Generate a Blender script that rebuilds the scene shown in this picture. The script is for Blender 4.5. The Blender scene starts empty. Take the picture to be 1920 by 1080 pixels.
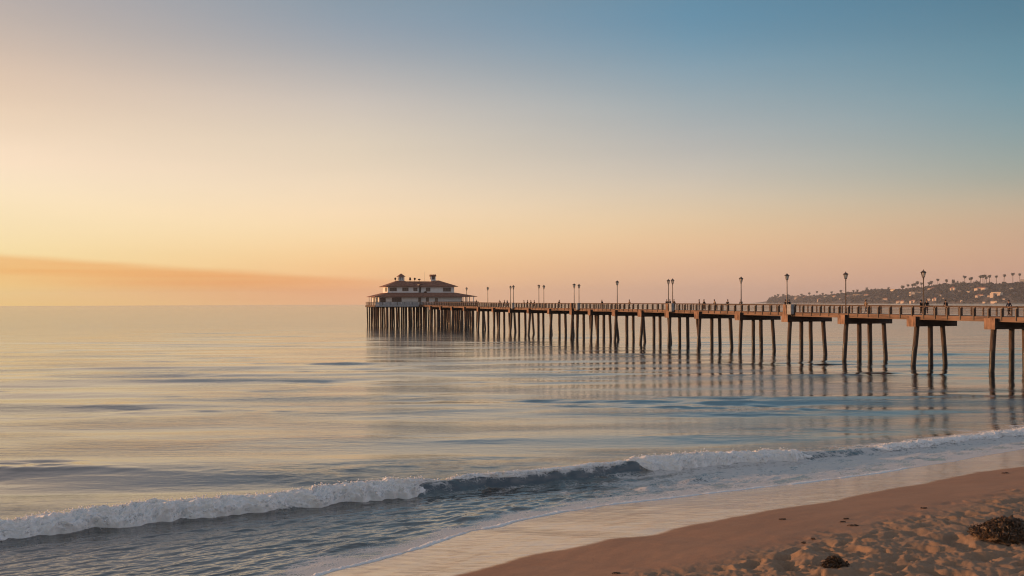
import bpy, bmesh, math, random
import numpy as np
from mathutils import Vector, Matrix

scene = bpy.context.scene
COL = scene.collection
R = math.radians
random.seed(7)
rng = np.random.default_rng(11)

# ------------------------------------------------------------------ camera
CAM_Z = 7.3
FPX = 2133.0                                  # focal length in pixels of the 1920 px wide frame
ROLL = 0.0036
cam_d = bpy.data.cameras.new('camera')
cam_d.sensor_width = 36.0
cam_d.lens = FPX / 1920 * 36.0
cam_d.shift_y = 29.5 / 1920
cam_d.clip_start = 0.2
cam_d.clip_end = 120000
cam = bpy.data.objects.new('camera', cam_d)
cam.location = (0, 0, CAM_Z)
cam.rotation_euler = (R(90), ROLL, 0)
COL.objects.link(cam)
scene.camera = cam

# ------------------------------------------------------------------ sky, sun, exposure
SUN_AZ = R(-80)                               # measured from +Y, negative is to the left
SUN_EL = R(5.2)
SUN_STRENGTH = 4.0
SUN_COL = (1.0, 0.49, 0.23)
sun_xy = (math.sin(SUN_AZ), math.cos(SUN_AZ))

scene.view_settings.view_transform = 'Standard'
scene.view_settings.look = 'None'
scene.view_settings.exposure = 0.0
scene.view_settings.gamma = 1.0
scene.view_settings.use_curve_mapping = False


def lin(c):
    out = []
    for v in c[:3]:
        v = v / 255.0
        out.append(v / 12.92 if v <= 0.04045 else ((v + 0.055) / 1.055) ** 2.4)
    return tuple(out)


class NT:
    """small helper to write node trees"""
    def __init__(self, tree):
        self.t = tree
        self.n = tree.nodes
        self.l = tree.links

    def new(self, typ, **kw):
        nd = self.n.new(typ)
        for k, v in kw.items():
            setattr(nd, k, v)
        return nd

    def put(self, sock, v):
        if isinstance(v, bpy.types.NodeSocket):
            self.l.new(v, sock)
        elif v is not None:
            sock.default_value = v

    def math(self, op, a, b=None, c=None, clamp=False):
        nd = self.new('ShaderNodeMath', operation=op)
        nd.use_clamp = clamp
        self.put(nd.inputs[0], a)
        self.put(nd.inputs[1], b)
        self.put(nd.inputs[2], c)
        return nd.outputs[0]

    def mix(self, f, a, b, blend='MIX'):
        nd = self.new('ShaderNodeMix', data_type='RGBA', blend_type=blend)
        self.put(nd.inputs[0], f)
        self.put(nd.inputs[6], a if isinstance(a, bpy.types.NodeSocket) else tuple(a) + (1,))
        self.put(nd.inputs[7], b if isinstance(b, bpy.types.NodeSocket) else tuple(b) + (1,))
        return nd.outputs[2]

    def step(self, x, lo, hi, a=0.0, b=1.0):
        nd = self.new('ShaderNodeMapRange', interpolation_type='SMOOTHSTEP')
        self.put(nd.inputs[0], x)
        self.put(nd.inputs[1], lo)
        self.put(nd.inputs[2], hi)
        self.put(nd.inputs[3], a)
        self.put(nd.inputs[4], b)
        return nd.outputs[0]

    def noise(self, vec, scale, detail=3.0, rough=0.5, dist=0.0):
        nd = self.new('ShaderNodeTexNoise')
        self.put(nd.inputs['Vector'], vec)
        nd.inputs['Scale'].default_value = scale
        nd.inputs['Detail'].default_value = detail
        nd.inputs['Roughness'].default_value = rough
        nd.inputs['Distortion'].default_value = dist
        return nd.outputs[0]

    def mapping(self, vec, scale=(1, 1, 1), rot=(0, 0, 0)):
        nd = self.new('ShaderNodeMapping')
        self.put(nd.inputs['Vector'], vec)
        nd.inputs['Scale'].default_value = scale
        nd.inputs['Rotation'].default_value = rot
        return nd.outputs[0]

    def attr(self, name):
        return self.new('ShaderNodeAttribute', attribute_name=name).outputs['Fac']

    def bump(self, h, strength, dist, normal=None):
        nd = self.new('ShaderNodeBump')
        nd.inputs['Strength'].default_value = strength
        nd.inputs['Distance'].default_value = dist
        self.put(nd.inputs['Height'], h)
        if normal is not None:
            self.put(nd.inputs['Normal'], normal)
        return nd.outputs[0]


def build_world():
    w = bpy.data.worlds.new('World')
    scene.world = w
    w.use_nodes = True
    w.node_tree.nodes.clear()
    g = NT(w.node_tree)
    d = g.new('ShaderNodeTexCoord').outputs['Generated']
    sep = g.new('ShaderNodeSeparateXYZ')
    g.put(sep.inputs[0], d)
    x, y, z = sep.outputs
    el = g.math('MULTIPLY', g.math('ARCSINE', z), 180 / math.pi)          # elevation in degrees
    hl = g.math('SQRT', g.math('ADD', g.math('MULTIPLY', x, x), g.math('MULTIPLY', y, y)))
    hl = g.math('MAXIMUM', hl, 1e-4)
    dot = g.math('DIVIDE', g.math('ADD', g.math('MULTIPLY', x, sun_xy[0]), g.math('MULTIPLY', y, sun_xy[1])), hl)
    ang = g.math('MULTIPLY', g.math('ARCCOSINE', g.math('MINIMUM', g.math('MAXIMUM', dot, -1.0), 1.0)), 180 / math.pi)
    t = g.math('SQRT', g.math('DIVIDE', g.math('MAXIMUM', el, 0.0), 90.0))
    # colour of the clear dusk sky: one column of (elevation, colour) for several bearings from the sun
    def ypx(yy):
        return math.degrees(math.atan((570.0 - yy) / FPX))
    cols = [
        (0,   [(0, (265, 206, 112)), (1.5, (265, 213, 124)), (4, (262, 234, 166)), (8, (258, 226, 178)), (14, (214, 190, 172)),
               (25, (206, 186, 166)), (45, (142, 142, 146)), (90, (96, 110, 128))]),
        (56,  [(0, (290, 226, 124)), (ypx(540), (284, 226, 142)), (ypx(475), (265, 231, 174)), (ypx(400), (261, 233, 192)), (ypx(330), (258, 233, 204)),
               (ypx(250), (240, 215, 187)), (ypx(170), (222, 197, 176)), (ypx(90), (194, 181, 172)), (ypx(0), (177, 169, 169)),
               (25, (150, 149, 156)), (45, (116, 124, 136)), (90, (94, 108, 127))]),
        (72,  [(0, (248, 192, 140)), (ypx(540), (258, 198, 144)), (ypx(500), (263, 206, 143)), (ypx(450), (260, 222, 172)), (ypx(400), (256, 228, 189)), (ypx(340), (240, 219, 192)),
               (ypx(270), (225, 210, 188)), (ypx(200), (209, 198, 188)), (ypx(130), (176, 176, 177)), (ypx(60), (146, 159, 173)), (ypx(0), (136, 156, 171)),
               (25, (126, 138, 150)), (45, (106, 119, 134)), (90, (92, 107, 126))]),
        (89,  [(0, (206, 166, 146)), (ypx(540), (220, 178, 150)), (ypx(500), (233, 187, 150)), (ypx(450), (237, 200, 156)), (ypx(400), (228, 204, 170)), (ypx(340), (208, 198, 183)),
               (ypx(270), (181, 182, 180)), (ypx(200), (158, 172, 178)), (ypx(130), (130, 159, 176)), (ypx(60), (103, 146, 171)), (ypx(0), (97, 142, 169)),
               (25, (110, 130, 142)), (45, (102, 116, 128)), (90, (90, 106, 125))]),
        (104, [(0, (196, 156, 142)), (ypx(540), (204, 160, 140)), (ypx(500), (208, 166, 137)), (ypx(450), (207, 173, 143)), (ypx(410), (200, 178, 150)), (ypx(360), (168, 172, 160)),
               (ypx(300), (146, 164, 164)), (ypx(240), (126, 156, 166)), (ypx(180), (109, 148, 164)), (ypx(120), (98, 139, 158)), (ypx(60), (86, 129, 151)), (ypx(0), (79, 120, 143)),
               (25, (90, 114, 132)), (45, (94, 109, 125)), (90, (88, 104, 124))]),
        (180, [(0, (198, 182, 188)), (3, (224, 198, 202)), (7, (234, 216, 218)), (12, (228, 220, 222)), (25, (208, 203, 208)), (45, (166, 167, 178)), (90, (112, 122, 138))]),
    ]
    prev = None
    for i, (a, stops) in enumerate(cols):
        rp = g.new('ShaderNodeValToRGB')
        g.put(rp.inputs[0], t)
        rp.color_ramp.interpolation = 'B_SPLINE'
        els = rp.color_ramp.elements
        while len(els) > 1:
            els.remove(els[-1])
        for k, (e, c) in enumerate(stops):
            p = math.sqrt(max(e, 0) / 90)
            q = els[0] if k == 0 else els.new(p)
            q.position = p
            q.color = lin(c) + (1,)
        out = rp.outputs[0]
        if prev is None:
            prev = out
        else:
            f = g.math('DIVIDE', g.math('SUBTRACT', ang, float(cols[i - 1][0])), float(a - cols[i - 1][0]), clamp=True)
            prev = g.mix(f, prev, out)
    # low bank of marine haze lying on the sea horizon towards the sun
    mv = g.mapping(d, (7, 7, 90))
    nz = g.noise(mv, 1.0, 4, 0.55)
    top = g.math('SUBTRACT', 5.81, g.math('MULTIPLY', ang, 0.0615))
    rel = g.math('SUBTRACT', g.math('ADD', top, g.math('MULTIPLY', g.math('SUBTRACT', nz, 0.5), 0.34)), el)
    edge = g.step(rel, -0.14, 0.30)
    low = g.step(rel, 0.6, 1.9, 1.0, 0.25)
    reach = g.step(ang, 64, 80, 1.0, 0.0)
    bank = g.math('MULTIPLY', g.math('MULTIPLY', edge, low), reach)
    streak = g.step(g.noise(g.mapping(d, (3, 3, 140)), 1.0, 3, 0.5), 0.3, 0.7, 0.75, 1.0)
    prev = g.mix(g.math('MULTIPLY', bank, streak), prev, g.mix(1.0, prev, (0.93, 0.64, 0.43), 'MULTIPLY'))
    # faint uneven air, so that the gradient is not perfectly smooth
    n2 = g.noise(g.mapping(d, (4, 4, 26)), 1.0, 5, 0.55)
    prev = g.mix(1.0, prev, g.mix(n2, (0.955, 0.955, 0.96), (1.045, 1.04, 1.035)), 'MULTIPLY')
    bg = g.new('ShaderNodeBackground')
    g.put(bg.inputs[0], prev)
    bg.inputs[1].default_value = 0.97
    sky = g.new('ShaderNodeTexSky', sky_type='NISHITA')
    sky.sun_disc = False
    sky.sun_elevation = SUN_EL
    sky.sun_rotation = SUN_AZ
    sky.dust_density = 3.0
    b2 = g.new('ShaderNodeBackground')
    g.put(b2.inputs[0], sky.outputs[0])
    b2.inputs[1].default_value = 0.006
    add = g.new('ShaderNodeAddShader')
    g.l.new(bg.outputs[0], add.inputs[0])
    g.l.new(b2.outputs[0], add.inputs[1])
    o = g.new('ShaderNodeOutputWorld')
    g.l.new(add.outputs[0], o.inputs['Surface'])


build_world()

sl = bpy.data.lights.new('sun', 'SUN')
sl.energy = SUN_STRENGTH
sl.color = SUN_COL
sl.angle = R(0.6)
so = bpy.data.objects.new('sun', sl)
COL.objects.link(so)
sd = Vector((math.sin(SUN_AZ) * math.cos(SUN_EL), math.cos(SUN_AZ) * math.cos(SUN_EL), math.sin(SUN_EL)))
so.rotation_euler = sd.to_track_quat('Z', 'Y').to_euler()
so.location = sd * 500

# ------------------------------------------------------------------ measuring helpers
def ray(px, py):
    cx, cy = px - 960.0, 569.5 - py
    return cx + ROLL * cy, FPX, cy - ROLL * cx


def on_level(px, py, z=0.0):
    """point of a horizontal level seen at a spot of the photograph"""
    dx, dy, dz = ray(px, py)
    k = (z - CAM_Z) / dz
    return np.array((dx * k, dy * k))


def at_depth(px, py, depth):
    dx, dy, dz = ray(px, py)
    k = depth / dy
    return Vector((dx * k, depth, CAM_Z + dz * k))


# ------------------------------------------------------------------ numeric noise
def _hash(ix, iy, seed):
    with np.errstate(over='ignore'):
        h = (ix.astype(np.int64) * 374761393 + iy.astype(np.int64) * 668265263 + seed * 1442695041) & 0xFFFFFFFF
        h = ((h ^ (h >> 13)) * 1274126177) & 0xFFFFFFFF
        h = ((h ^ (h >> 16)) * 2246822519) & 0xFFFFFFFF
        h = h ^ (h >> 15)
    return h.astype(np.float64) / 4294967295.0


def gnoise(x, y, seed=0):
    ix, iy = np.floor(x), np.floor(y)
    fx, fy = x - ix, y - iy
    u = fx * fx * fx * (fx * (fx * 6 - 15) + 10)
    v = fy * fy * fy * (fy * (fy * 6 - 15) + 10)

    def g(dx, dy):
        a = _hash(ix + dx, iy + dy, seed) * 2 * np.pi
        return np.cos(a) * (fx - dx) + np.sin(a) * (fy - dy)
    return 1.5 * ((g(0, 0) * (1 - u) + g(1, 0) * u) * (1 - v) + (g(0, 1) * (1 - u) + g(1, 1) * u) * v)


def fbm(x, y, oct=4, seed=0, gain=0.5):
    s, a = 0, 1.0
    for k in range(oct):
        s = s + a * gnoise(x * 2 ** k, y * 2 ** k, seed + k * 17)
        a *= gain
    return s


def sstep(x, a, b):
    t = np.clip((x - a) / (b - a), 0, 1)
    return t * t * (3 - 2 * t)


# ------------------------------------------------------------------ mesh helpers
def mesh_np(name, verts, faces, mat, smooth=True, attrs=None):
    me = bpy.data.meshes.new(name)
    nv, nf = len(verts), len(faces)
    me.vertices.add(nv)
    me.vertices.foreach_set('co', np.ascontiguousarray(verts, dtype=np.float32).ravel())
    k = faces.shape[1]
    me.loops.add(nf * k)
    me.loops.foreach_set('vertex_index', np.ascontiguousarray(faces, dtype=np.int32).ravel())
    me.polygons.add(nf)
    me.polygons.foreach_set('loop_start', np.arange(0, nf * k, k, dtype=np.int32))
    if smooth:
        me.polygons.foreach_set('use_smooth', np.ones(nf, dtype=bool))
    me.update(calc_edges=True)
    for an, av in (attrs or {}).items():
        a = me.attributes.new(an, 'FLOAT', 'POINT')
        a.data.foreach_set('value', np.ascontiguousarray(av, dtype=np.float32))
    me.materials.append(mat)
    o = bpy.data.objects.new(name, me)
    COL.objects.link(o)
    return o


def grid_faces(nr, nc, keep=None):
    i = np.arange(nr - 1)[:, None] * nc + np.arange(nc - 1)[None, :]
    f = np.stack([i, i + 1, i + nc + 1, i + nc], -1).reshape(-1, 4)
    if keep is not None:
        f = f[keep[f].any(1)]
    return f


def compact(verts, faces, attrs):
    used = np.zeros(len(verts), bool)
    used[faces.ravel()] = True
    idx = np.cumsum(used) - 1
    return verts[used], idx[faces], {k: v[used] for k, v in attrs.items()}


class MB:
    """collects shapes and links them as ONE mesh object"""
    def __init__(self):
        self.v, self.f = [], []

    def add(self, vs, fs):
        n = len(self.v)
        self.v += [tuple(p) for p in vs]
        self.f += [tuple(i + n for i in q) for q in fs]

    def box(self, c, s, rot=None):
        x, y, z = s[0] / 2, s[1] / 2, s[2] / 2
        vs = [Vector((a * x, b * y, d * z)) for d in (-1, 1) for a, b in ((-1, -1), (1, -1), (1, 1), (-1, 1))]
        if rot is not None:
            vs = [rot @ p for p in vs]
        c = Vector(c)
        self.add([p + c for p in vs], [(3, 2, 1, 0), (4, 5, 6, 7), (0, 1, 5, 4), (1, 2, 6, 5), (2, 3, 7, 6), (3, 0, 4, 7)])
        return self

    def span(self, lo, hi):
        return self.box([(a + b) / 2 for a, b in zip(lo, hi)], [b - a for a, b in zip(lo, hi)])

    def tube(self, p, q, r0, r1=None, n=10, caps=True):
        p, q = Vector(p), Vector(q)
        r1 = r0 if r1 is None else r1
        d = (q - p).normalized()
        a = d.orthogonal().normalized()
        b = d.cross(a)
        vs = []
        for c, r in ((p, r0), (q, r1)):
            for k in range(n):
                t = 2 * math.pi * k / n
                vs.append(c + a * (r * math.cos(t)) + b * (r * math.sin(t)))
        fs = [(k, (k + 1) % n, n + (k + 1) % n, n + k) for k in range(n)]
        if caps:
            fs += [tuple(range(n - 1, -1, -1)), tuple(range(n, 2 * n))]
        self.add(vs, fs)
        return self

    def lathe(self, prof, n=12, c=(0, 0, 0), rot0=0.0):
        vs, fs = [], []
        for r, z in prof:
            for k in range(n):
                t = 2 * math.pi * k / n + rot0
                vs.append((c[0] + r * math.cos(t), c[1] + r * math.sin(t), c[2] + z))
        for i in range(len(prof) - 1):
            for k in range(n):
                fs.append((i * n + k, i * n + (k + 1) % n, (i + 1) * n + (k + 1) % n, (i + 1) * n + k))
        fs += [tuple(range(n - 1, -1, -1)), tuple(range((len(prof) - 1) * n, len(prof) * n))]
        self.add(vs, fs)
        return self

    def path(self, pts, w, h):
        """square bar following points in the (x fixed) plane"""
        vs, fs = [], []
        for x, y, z in pts:
            vs += [(x - w / 2, y, z - h / 2), (x + w / 2, y, z - h / 2), (x + w / 2, y, z + h / 2), (x - w / 2, y, z + h / 2)]
        m = len(pts)
        for i in range(m - 1):
            for k in range(4):
                fs.append((i * 4 + k, i * 4 + (k + 1) % 4, (i + 1) * 4 + (k + 1) % 4, (i + 1) * 4 + k))
        fs += [(3, 2, 1, 0), tuple((m - 1) * 4 + k for k in range(4))]
        self.add(vs, fs)
        return self

    def build(self, name, mat, parent=None, smooth=False, bevel=0.0):
        me = bpy.data.meshes.new(name)
        me.from_pydata(self.v, [], self.f)
        me.materials.append(mat)
        bm = bmesh.new()
        bm.from_mesh(me)
        bmesh.ops.recalc_face_normals(bm, faces=bm.faces)
        if bevel:
            bmesh.ops.bevel(bm, geom=bm.edges[:], offset=bevel, segments=1, affect='EDGES')
        bm.to_mesh(me)
        bm.free()
        if smooth:
            me.polygons.foreach_set('use_smooth', [True] * len(me.polygons))
        o = bpy.data.objects.new(name, me)
        COL.objects.link(o)
        if parent:
            o.parent = parent
        return o


def tag(o, label=None, cat=None, group=None, kind=None):
    for k, v in (('label', label), ('category', cat), ('group', group), ('kind', kind)):
        if v:
            o[k] = v
    return o


def empty(name, loc=(0, 0, 0), rz=0.0, parent=None):
    o = bpy.data.objects.new(name, None)
    o.location = loc
    o.rotation_euler = (0, 0, rz)
    o.empty_display_size = 0.3
    COL.objects.link(o)
    if parent:
        o.parent = parent
    return o


def copy_tree(o, parent=None):
    c = o.copy()
    COL.objects.link(c)
    c.parent = parent
    for ch in list(o.children):
        copy_tree(ch, c)
    return c


ORD = ['first', 'second', 'third', 'fourth', 'fifth', 'sixth', 'seventh', 'eighth', 'ninth', 'tenth', 'eleventh', 'twelfth', 'thirteenth',
       'fourteenth', 'fifteenth', 'sixteenth', 'seventeenth', 'eighteenth', 'nineteenth', 'twentieth', 'twenty-first', 'twenty-second', 'twenty-third',
       'twenty-fourth', 'twenty-fifth', 'twenty-sixth', 'twenty-seventh', 'twenty-eighth', 'twenty-ninth', 'thirtieth']


# ------------------------------------------------------------------ materials
def principled(name, col, rough=0.7, spec=0.5, vary=0.0, vscale=3.0, bump=0.0, bscale=20.0, bdist=0.02, metal=0.0, stretch=(1, 1, 1)):
    m = bpy.data.materials.new(name)
    m.use_nodes = True
    g = NT(m.node_tree)
    b = g.n['Principled BSDF']
    b.inputs['Roughness'].default_value = rough
    b.inputs['Specular IOR Level'].default_value = spec
    b.inputs['Metallic'].default_value = metal
    co = g.mapping(g.new('ShaderNodeTexCoord').outputs['Object'], stretch)
    if vary:
        n = g.noise(co, vscale, 5, 0.6)
        lo = tuple(c * (1 - vary) for c in col)
        hi = tuple(min(1, c * (1 + vary)) for c in col)
        g.put(b.inputs['Base Color'], g.mix(g.step(n, 0.3, 0.7), lo, hi))
    else:
        b.inputs['Base Color'].default_value = tuple(col) + (1,)
    if bump:
        g.put(b.inputs['Normal'], g.bump(g.noise(co, bscale, 4, 0.6), bump, bdist))
    return m


M = {}
M['deck_wood'] = principled('weathered_planks', (0.27, 0.17, 0.11), 0.75, 0.3, 0.4, 2.0, 0.5, 14, 0.02, stretch=(1, 0.25, 2))
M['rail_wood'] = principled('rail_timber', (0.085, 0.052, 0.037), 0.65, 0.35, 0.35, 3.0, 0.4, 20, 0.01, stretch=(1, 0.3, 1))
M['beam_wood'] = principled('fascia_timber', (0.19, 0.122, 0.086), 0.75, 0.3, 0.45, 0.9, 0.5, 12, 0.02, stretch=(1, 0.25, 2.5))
M['cap_wood'] = principled('shaded_cap_timber', (0.062, 0.043, 0.034), 0.85, 0.3, 0.4, 1.5, 0.5, 9, 0.03, stretch=(0.3, 1.5, 2.5))  # shade on the cap sides is put into this dark timber colour
M['cap_end_lit'] = principled('sunlit_cap_end', (0.25, 0.155, 0.106), 0.85, 0.3, 0.5, 1.1, 0.5, 9, 0.03, stretch=(1.5, 1.5, 0.6))  # lighter copy for the cap ends: sunlight put into the colour
M['post_metal'] = principled('brown_painted_iron', (0.085, 0.055, 0.042), 0.45, 0.5, 0.3, 6)
M['lamp_metal'] = principled('dark_bronze', (0.07, 0.048, 0.038), 0.45, 0.5, 0.25, 8)
M['cabinet'] = principled('grey_cabinet_paint', (0.30, 0.33, 0.36), 0.5, 0.5, 0.2, 3)
M['white_wall'] = principled('white_painted_boards', (0.86, 0.86, 0.85), 0.6, 0.4, 0.06, 1.2, 0.4, 1.0, 0.05)
M['trim'] = principled('white_trim', (0.74, 0.73, 0.70), 0.5, 0.5, 0.05, 3)
M['roof'] = principled('brown_shingles', (0.28, 0.145, 0.10), 0.85, 0.25, 0.3, 1.5, 0.6, 5, 0.05)
M['window_wood'] = principled('window_frame_paint', (0.30, 0.22, 0.17), 0.5, 0.5, 0.2, 3)
M['grey_panel'] = principled('grey_rail_panel', (0.42, 0.42, 0.43), 0.6, 0.4, 0.15, 1.5)
M['kelp'] = principled('dried_kelp', (0.085, 0.050, 0.026), 0.55, 0.5, 0.6, 25, 0.5, 60, 0.01)
M['trunk'] = principled('palm_bark', (0.16, 0.115, 0.085), 0.9, 0.2, 0.3, 0.5)
M['palm_leaf'] = principled('palm_fronds', (0.045, 0.06, 0.03), 0.7, 0.3, 0.4, 0.3)
M['stucco'] = principled('pale_stucco', (0.74, 0.60, 0.46), 0.85, 0.2, 0.12, 0.3)
M['stucco_grey'] = principled('grey_stucco', (0.42, 0.40, 0.37), 0.85, 0.2, 0.15, 0.3)
M['tile_roof'] = principled('clay_tiles', (0.36, 0.15, 0.085), 0.85, 0.2, 0.25, 0.4)
M['dark_roof'] = principled('slate_roof', (0.17, 0.14, 0.12), 0.85, 0.2, 0.25, 0.4)
M['far_window'] = principled('far_dark_glass', (0.03, 0.03, 0.035), 0.15, 0.6)

# clear glass in the lanterns
m = bpy.data.materials.new('lantern_glass')
m.use_nodes = True
b = m.node_tree.nodes['Principled BSDF']
b.inputs['Base Color'].default_value = (0.88, 0.82, 0.72, 1)
b.inputs['Roughness'].default_value = 0.25
b.inputs['Transmission Weight'].default_value = 0.4
M['lantern_glass'] = m
# dark panes that reflect the sky
m = bpy.data.materials.new('window_glass')
m.use_nodes = True
g = NT(m.node_tree)
b = g.n['Principled BSDF']
b.inputs['Base Color'].default_value = (0.10, 0.085, 0.075, 1)
b.inputs['Roughness'].default_value = 0.06
M['window_glass'] = m


def pile_material():
    m = bpy.data.materials.new('tarred_pile')
    m.use_nodes = True
    g = NT(m.node_tree)
    b = g.n['Principled BSDF']
    co = g.new('ShaderNodeTexCoord').outputs['Object']
    geo = g.new('ShaderNodeNewGeometry').outputs['Position']
    sep = g.new('ShaderNodeSeparateXYZ')
    g.put(sep.inputs[0], geo)
    n = g.noise(g.mapping(co, (3, 3, 0.35)), 2.0, 5, 0.65)
    n2 = g.noise(co, 3.0, 4, 0.6)
    dry = g.mix(g.step(n, 0.25, 0.75), (0.05, 0.036, 0.028), (0.145, 0.102, 0.076))
    wet = g.mix(n2, (0.008, 0.007, 0.007), (0.024, 0.02, 0.017))
    hgt = g.math('ADD', sep.outputs[2], g.math('MULTIPLY', g.math('SUBTRACT', n2, 0.5), 0.9))
    f = g.step(hgt, 2.0, 2.5)
    g.put(b.inputs['Base Color'], g.mix(f, wet, dry))
    g.put(b.inputs['Roughness'], g.math('ADD', 0.45, g.math('MULTIPLY', f, 0.4)))
    g.put(b.inputs['Normal'], g.bump(g.noise(g.mapping(co, (6, 6, 1.0)), 2.0, 5, 0.6), 0.6, 0.04))
    return m


M['pile'] = pile_material()


def sea_material():
    m = bpy.data.materials.new('sea_water')
    m.use_nodes = True
    g = NT(m.node_tree)
    b = g.n['Principled BSDF']
    geo = g.new('ShaderNodeNewGeometry').outputs['Position']
    foam = g.attr('foam')
    shal = g.attr('shallow')
    # ripples: two crossing wind patterns drawn out along the crests
    c1 = g.mapping(geo, (0.55, 1.6, 1), (0, 0, R(12)))
    c2 = g.mapping(geo, (0.7, 2.1, 1), (0, 0, R(-16)))
    n1 = g.noise(c1, 1.0, 4, 0.55, 0.3)
    n2 = g.noise(c2, 2.3, 4, 0.6, 0.2)
    patch = g.step(g.noise(g.mapping(geo, (0.05, 0.14, 1), (0, 0, R(3))), 1.0, 4, 0.55), 0.40, 0.70, 0.38, 2.0)
    far_calm = g.step(g.attr('chop'), 0.055, 0.12, 1.0, 0.5)
    patch = g.math('MULTIPLY', patch, far_calm)
    h = g.math('MULTIPLY', g.math('ADD', g.math('MULTIPLY', n1, 0.030), g.math('MULTIPLY', n2, 0.018)), patch)
    nrm = g.bump(h, 1.0, 1.0)
    g.put(b.inputs['Normal'], nrm)
    g.put(b.inputs['Base Color'], g.mix(shal, (0.012, 0.018, 0.019), (0.06, 0.052, 0.042)))
    g.put(b.inputs['Roughness'], g.attr('chop'))
    b.inputs['IOR'].default_value = 2.6
    # lace of foam
    wv = g.noise(geo, 1.3, 3, 0.6)
    vadd = g.new('ShaderNodeVectorMath', operation='MULTIPLY_ADD')
    nd = g.new('ShaderNodeTexNoise')
    g.put(nd.inputs['Vector'], geo)
    nd.inputs['Scale'].default_value = 2.2
    nd.inputs['Detail'].default_value = 3
    g.l.new(nd.outputs[1], vadd.inputs[0])
    vadd.inputs[1].default_value = (0.5, 0.5, 0.5)
    g.put(vadd.inputs[2], geo)

    def cells(scale):
        vo = g.new('ShaderNodeTexVoronoi', feature='DISTANCE_TO_EDGE')
        g.l.new(vadd.outputs[0], vo.inputs['Vector'])
        vo.inputs['Scale'].default_value = scale
        return vo.outputs['Distance']
    lace = g.math('MINIMUM', g.math('MULTIPLY', cells(2.2), 1.6), g.math('MULTIPLY', cells(7.5), 2.2))
    fine = g.noise(geo, 22, 4, 0.65)
    lv = g.math('ADD', g.math('ADD', g.math('MULTIPLY', lace, 1.0), g.math('MULTIPLY', wv, 0.45)), g.math('MULTIPLY', fine, 0.62))
    # covered where the foam density exceeds the pattern
    fac = g.step(g.math('SUBTRACT', g.math('MULTIPLY', foam, 1.35), lv), -0.26, 0.10)
    fb = g.new('ShaderNodeBsdfPrincipled')
    g.put(fb.inputs['Base Color'], g.mix(fine, (0.48, 0.47, 0.46), (0.86, 0.85, 0.84)))
    fb.inputs['Roughness'].default_value = 0.5
    g.put(fb.inputs['Normal'], g.bump(g.noise(geo, 16, 4, 0.7), 0.9, 0.05))
    mx = g.new('ShaderNodeMixShader')
    g.put(mx.inputs[0], fac)
    g.l.new(b.outputs[0], mx.inputs[1])
    g.l.new(fb.outputs[0], mx.inputs[2])
    g.l.new(mx.outputs[0], g.n['Material Output'].inputs['Surface'])
    return m


def foam_material():
    m = bpy.data.materials.new('white_water')
    m.use_nodes = True
    g = NT(m.node_tree)
    b = g.n['Principled BSDF']
    geo = g.new('ShaderNodeNewGeometry').outputs['Position']
    n = g.noise(geo, 20, 4, 0.65)
    g.put(b.inputs['Base Color'], g.mix(n, (0.86, 0.86, 0.86), (0.95, 0.95, 0.94)))
    b.inputs['Roughness'].default_value = 0.55
    b.inputs['Subsurface Weight'].default_value = 0.6
    b.inputs['Subsurface Scale'].default_value = 1.0
    b.inputs['Subsurface Radius'].default_value = (0.06, 0.055, 0.05)
    g.put(b.inputs['Normal'], g.bump(g.noise(geo, 18, 5, 0.7), 0.8, 0.04))
    return m


def sand_material():
    m = bpy.data.materials.new('beach_sand')
    m.use_nodes = True
    g = NT(m.node_tree)
    b = g.n['Principled BSDF']
    geo = g.new('ShaderNodeNewGeometry').outputs['Position']
    wet = g.attr('wet')
    damp = g.attr('damp')
    nl = g.noise(geo, 0.5, 4, 0.6)
    nf = g.noise(geo, 60, 3, 0.7)
    ru = g.mapping(geo, (1, 1, 1), (0, 0, R(-28)))
    ns = g.noise(g.mapping(ru, (0.9, 6, 1)), 1.0, 4, 0.6)
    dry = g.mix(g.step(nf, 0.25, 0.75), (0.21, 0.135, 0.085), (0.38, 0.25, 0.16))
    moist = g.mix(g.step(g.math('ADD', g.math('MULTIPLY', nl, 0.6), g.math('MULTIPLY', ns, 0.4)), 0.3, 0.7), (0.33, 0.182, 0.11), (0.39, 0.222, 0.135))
    wet_sheen = (0.62, 0.36, 0.16)  # reflected golden sky put into the base colour, paler than dry sand
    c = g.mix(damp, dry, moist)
    c = g.mix(wet, c, wet_sheen)
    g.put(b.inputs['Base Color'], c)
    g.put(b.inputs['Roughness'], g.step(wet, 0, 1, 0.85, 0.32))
    b.inputs['Specular IOR Level'].default_value = 0.35
    streak = g.noise(g.mapping(g.mapping(geo, (1, 1, 1), (0, 0, R(24))), (0.35, 4.0, 1)), 1.0, 4, 0.55, 0.4)
    g.put(b.inputs['Coat Weight'], g.math('MULTIPLY', wet, g.step(streak, 0.25, 0.75, 0.7, 1.0)))
    b.inputs['Coat Roughness'].default_value = 0.12
    b.inputs['Coat IOR'].default_value = 3.4
    n_dry = g.bump(g.math('ADD', g.math('MULTIPLY', g.noise(geo, 9, 5, 0.65), 0.6), g.math('MULTIPLY', g.noise(geo, 45, 4, 0.7), 0.3)), 0.5, 0.03)
    g.put(b.inputs['Normal'], n_dry)
    g.put(b.inputs['Coat Normal'], g.bump(streak, 0.25, 0.06))
    return m


M['sea'] = sea_material()
M['foam'] = foam_material()
M['sand'] = sand_material()

# ------------------------------------------------------------------ shore geometry
EU = np.array((0.75, 0.6614))
EV = np.array((-0.6614, 0.75))                # offshore


def uv(p):
    p = np.asarray(p)
    return p @ EU, p @ EV


def curve(pix, z=0.0, lo=None, hi=None):
    pts = np.array([on_level(px, py, z) for px, py in pix])
    u, v = uv(pts)
    o = np.argsort(u)
    return u[o], v[o]


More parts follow.
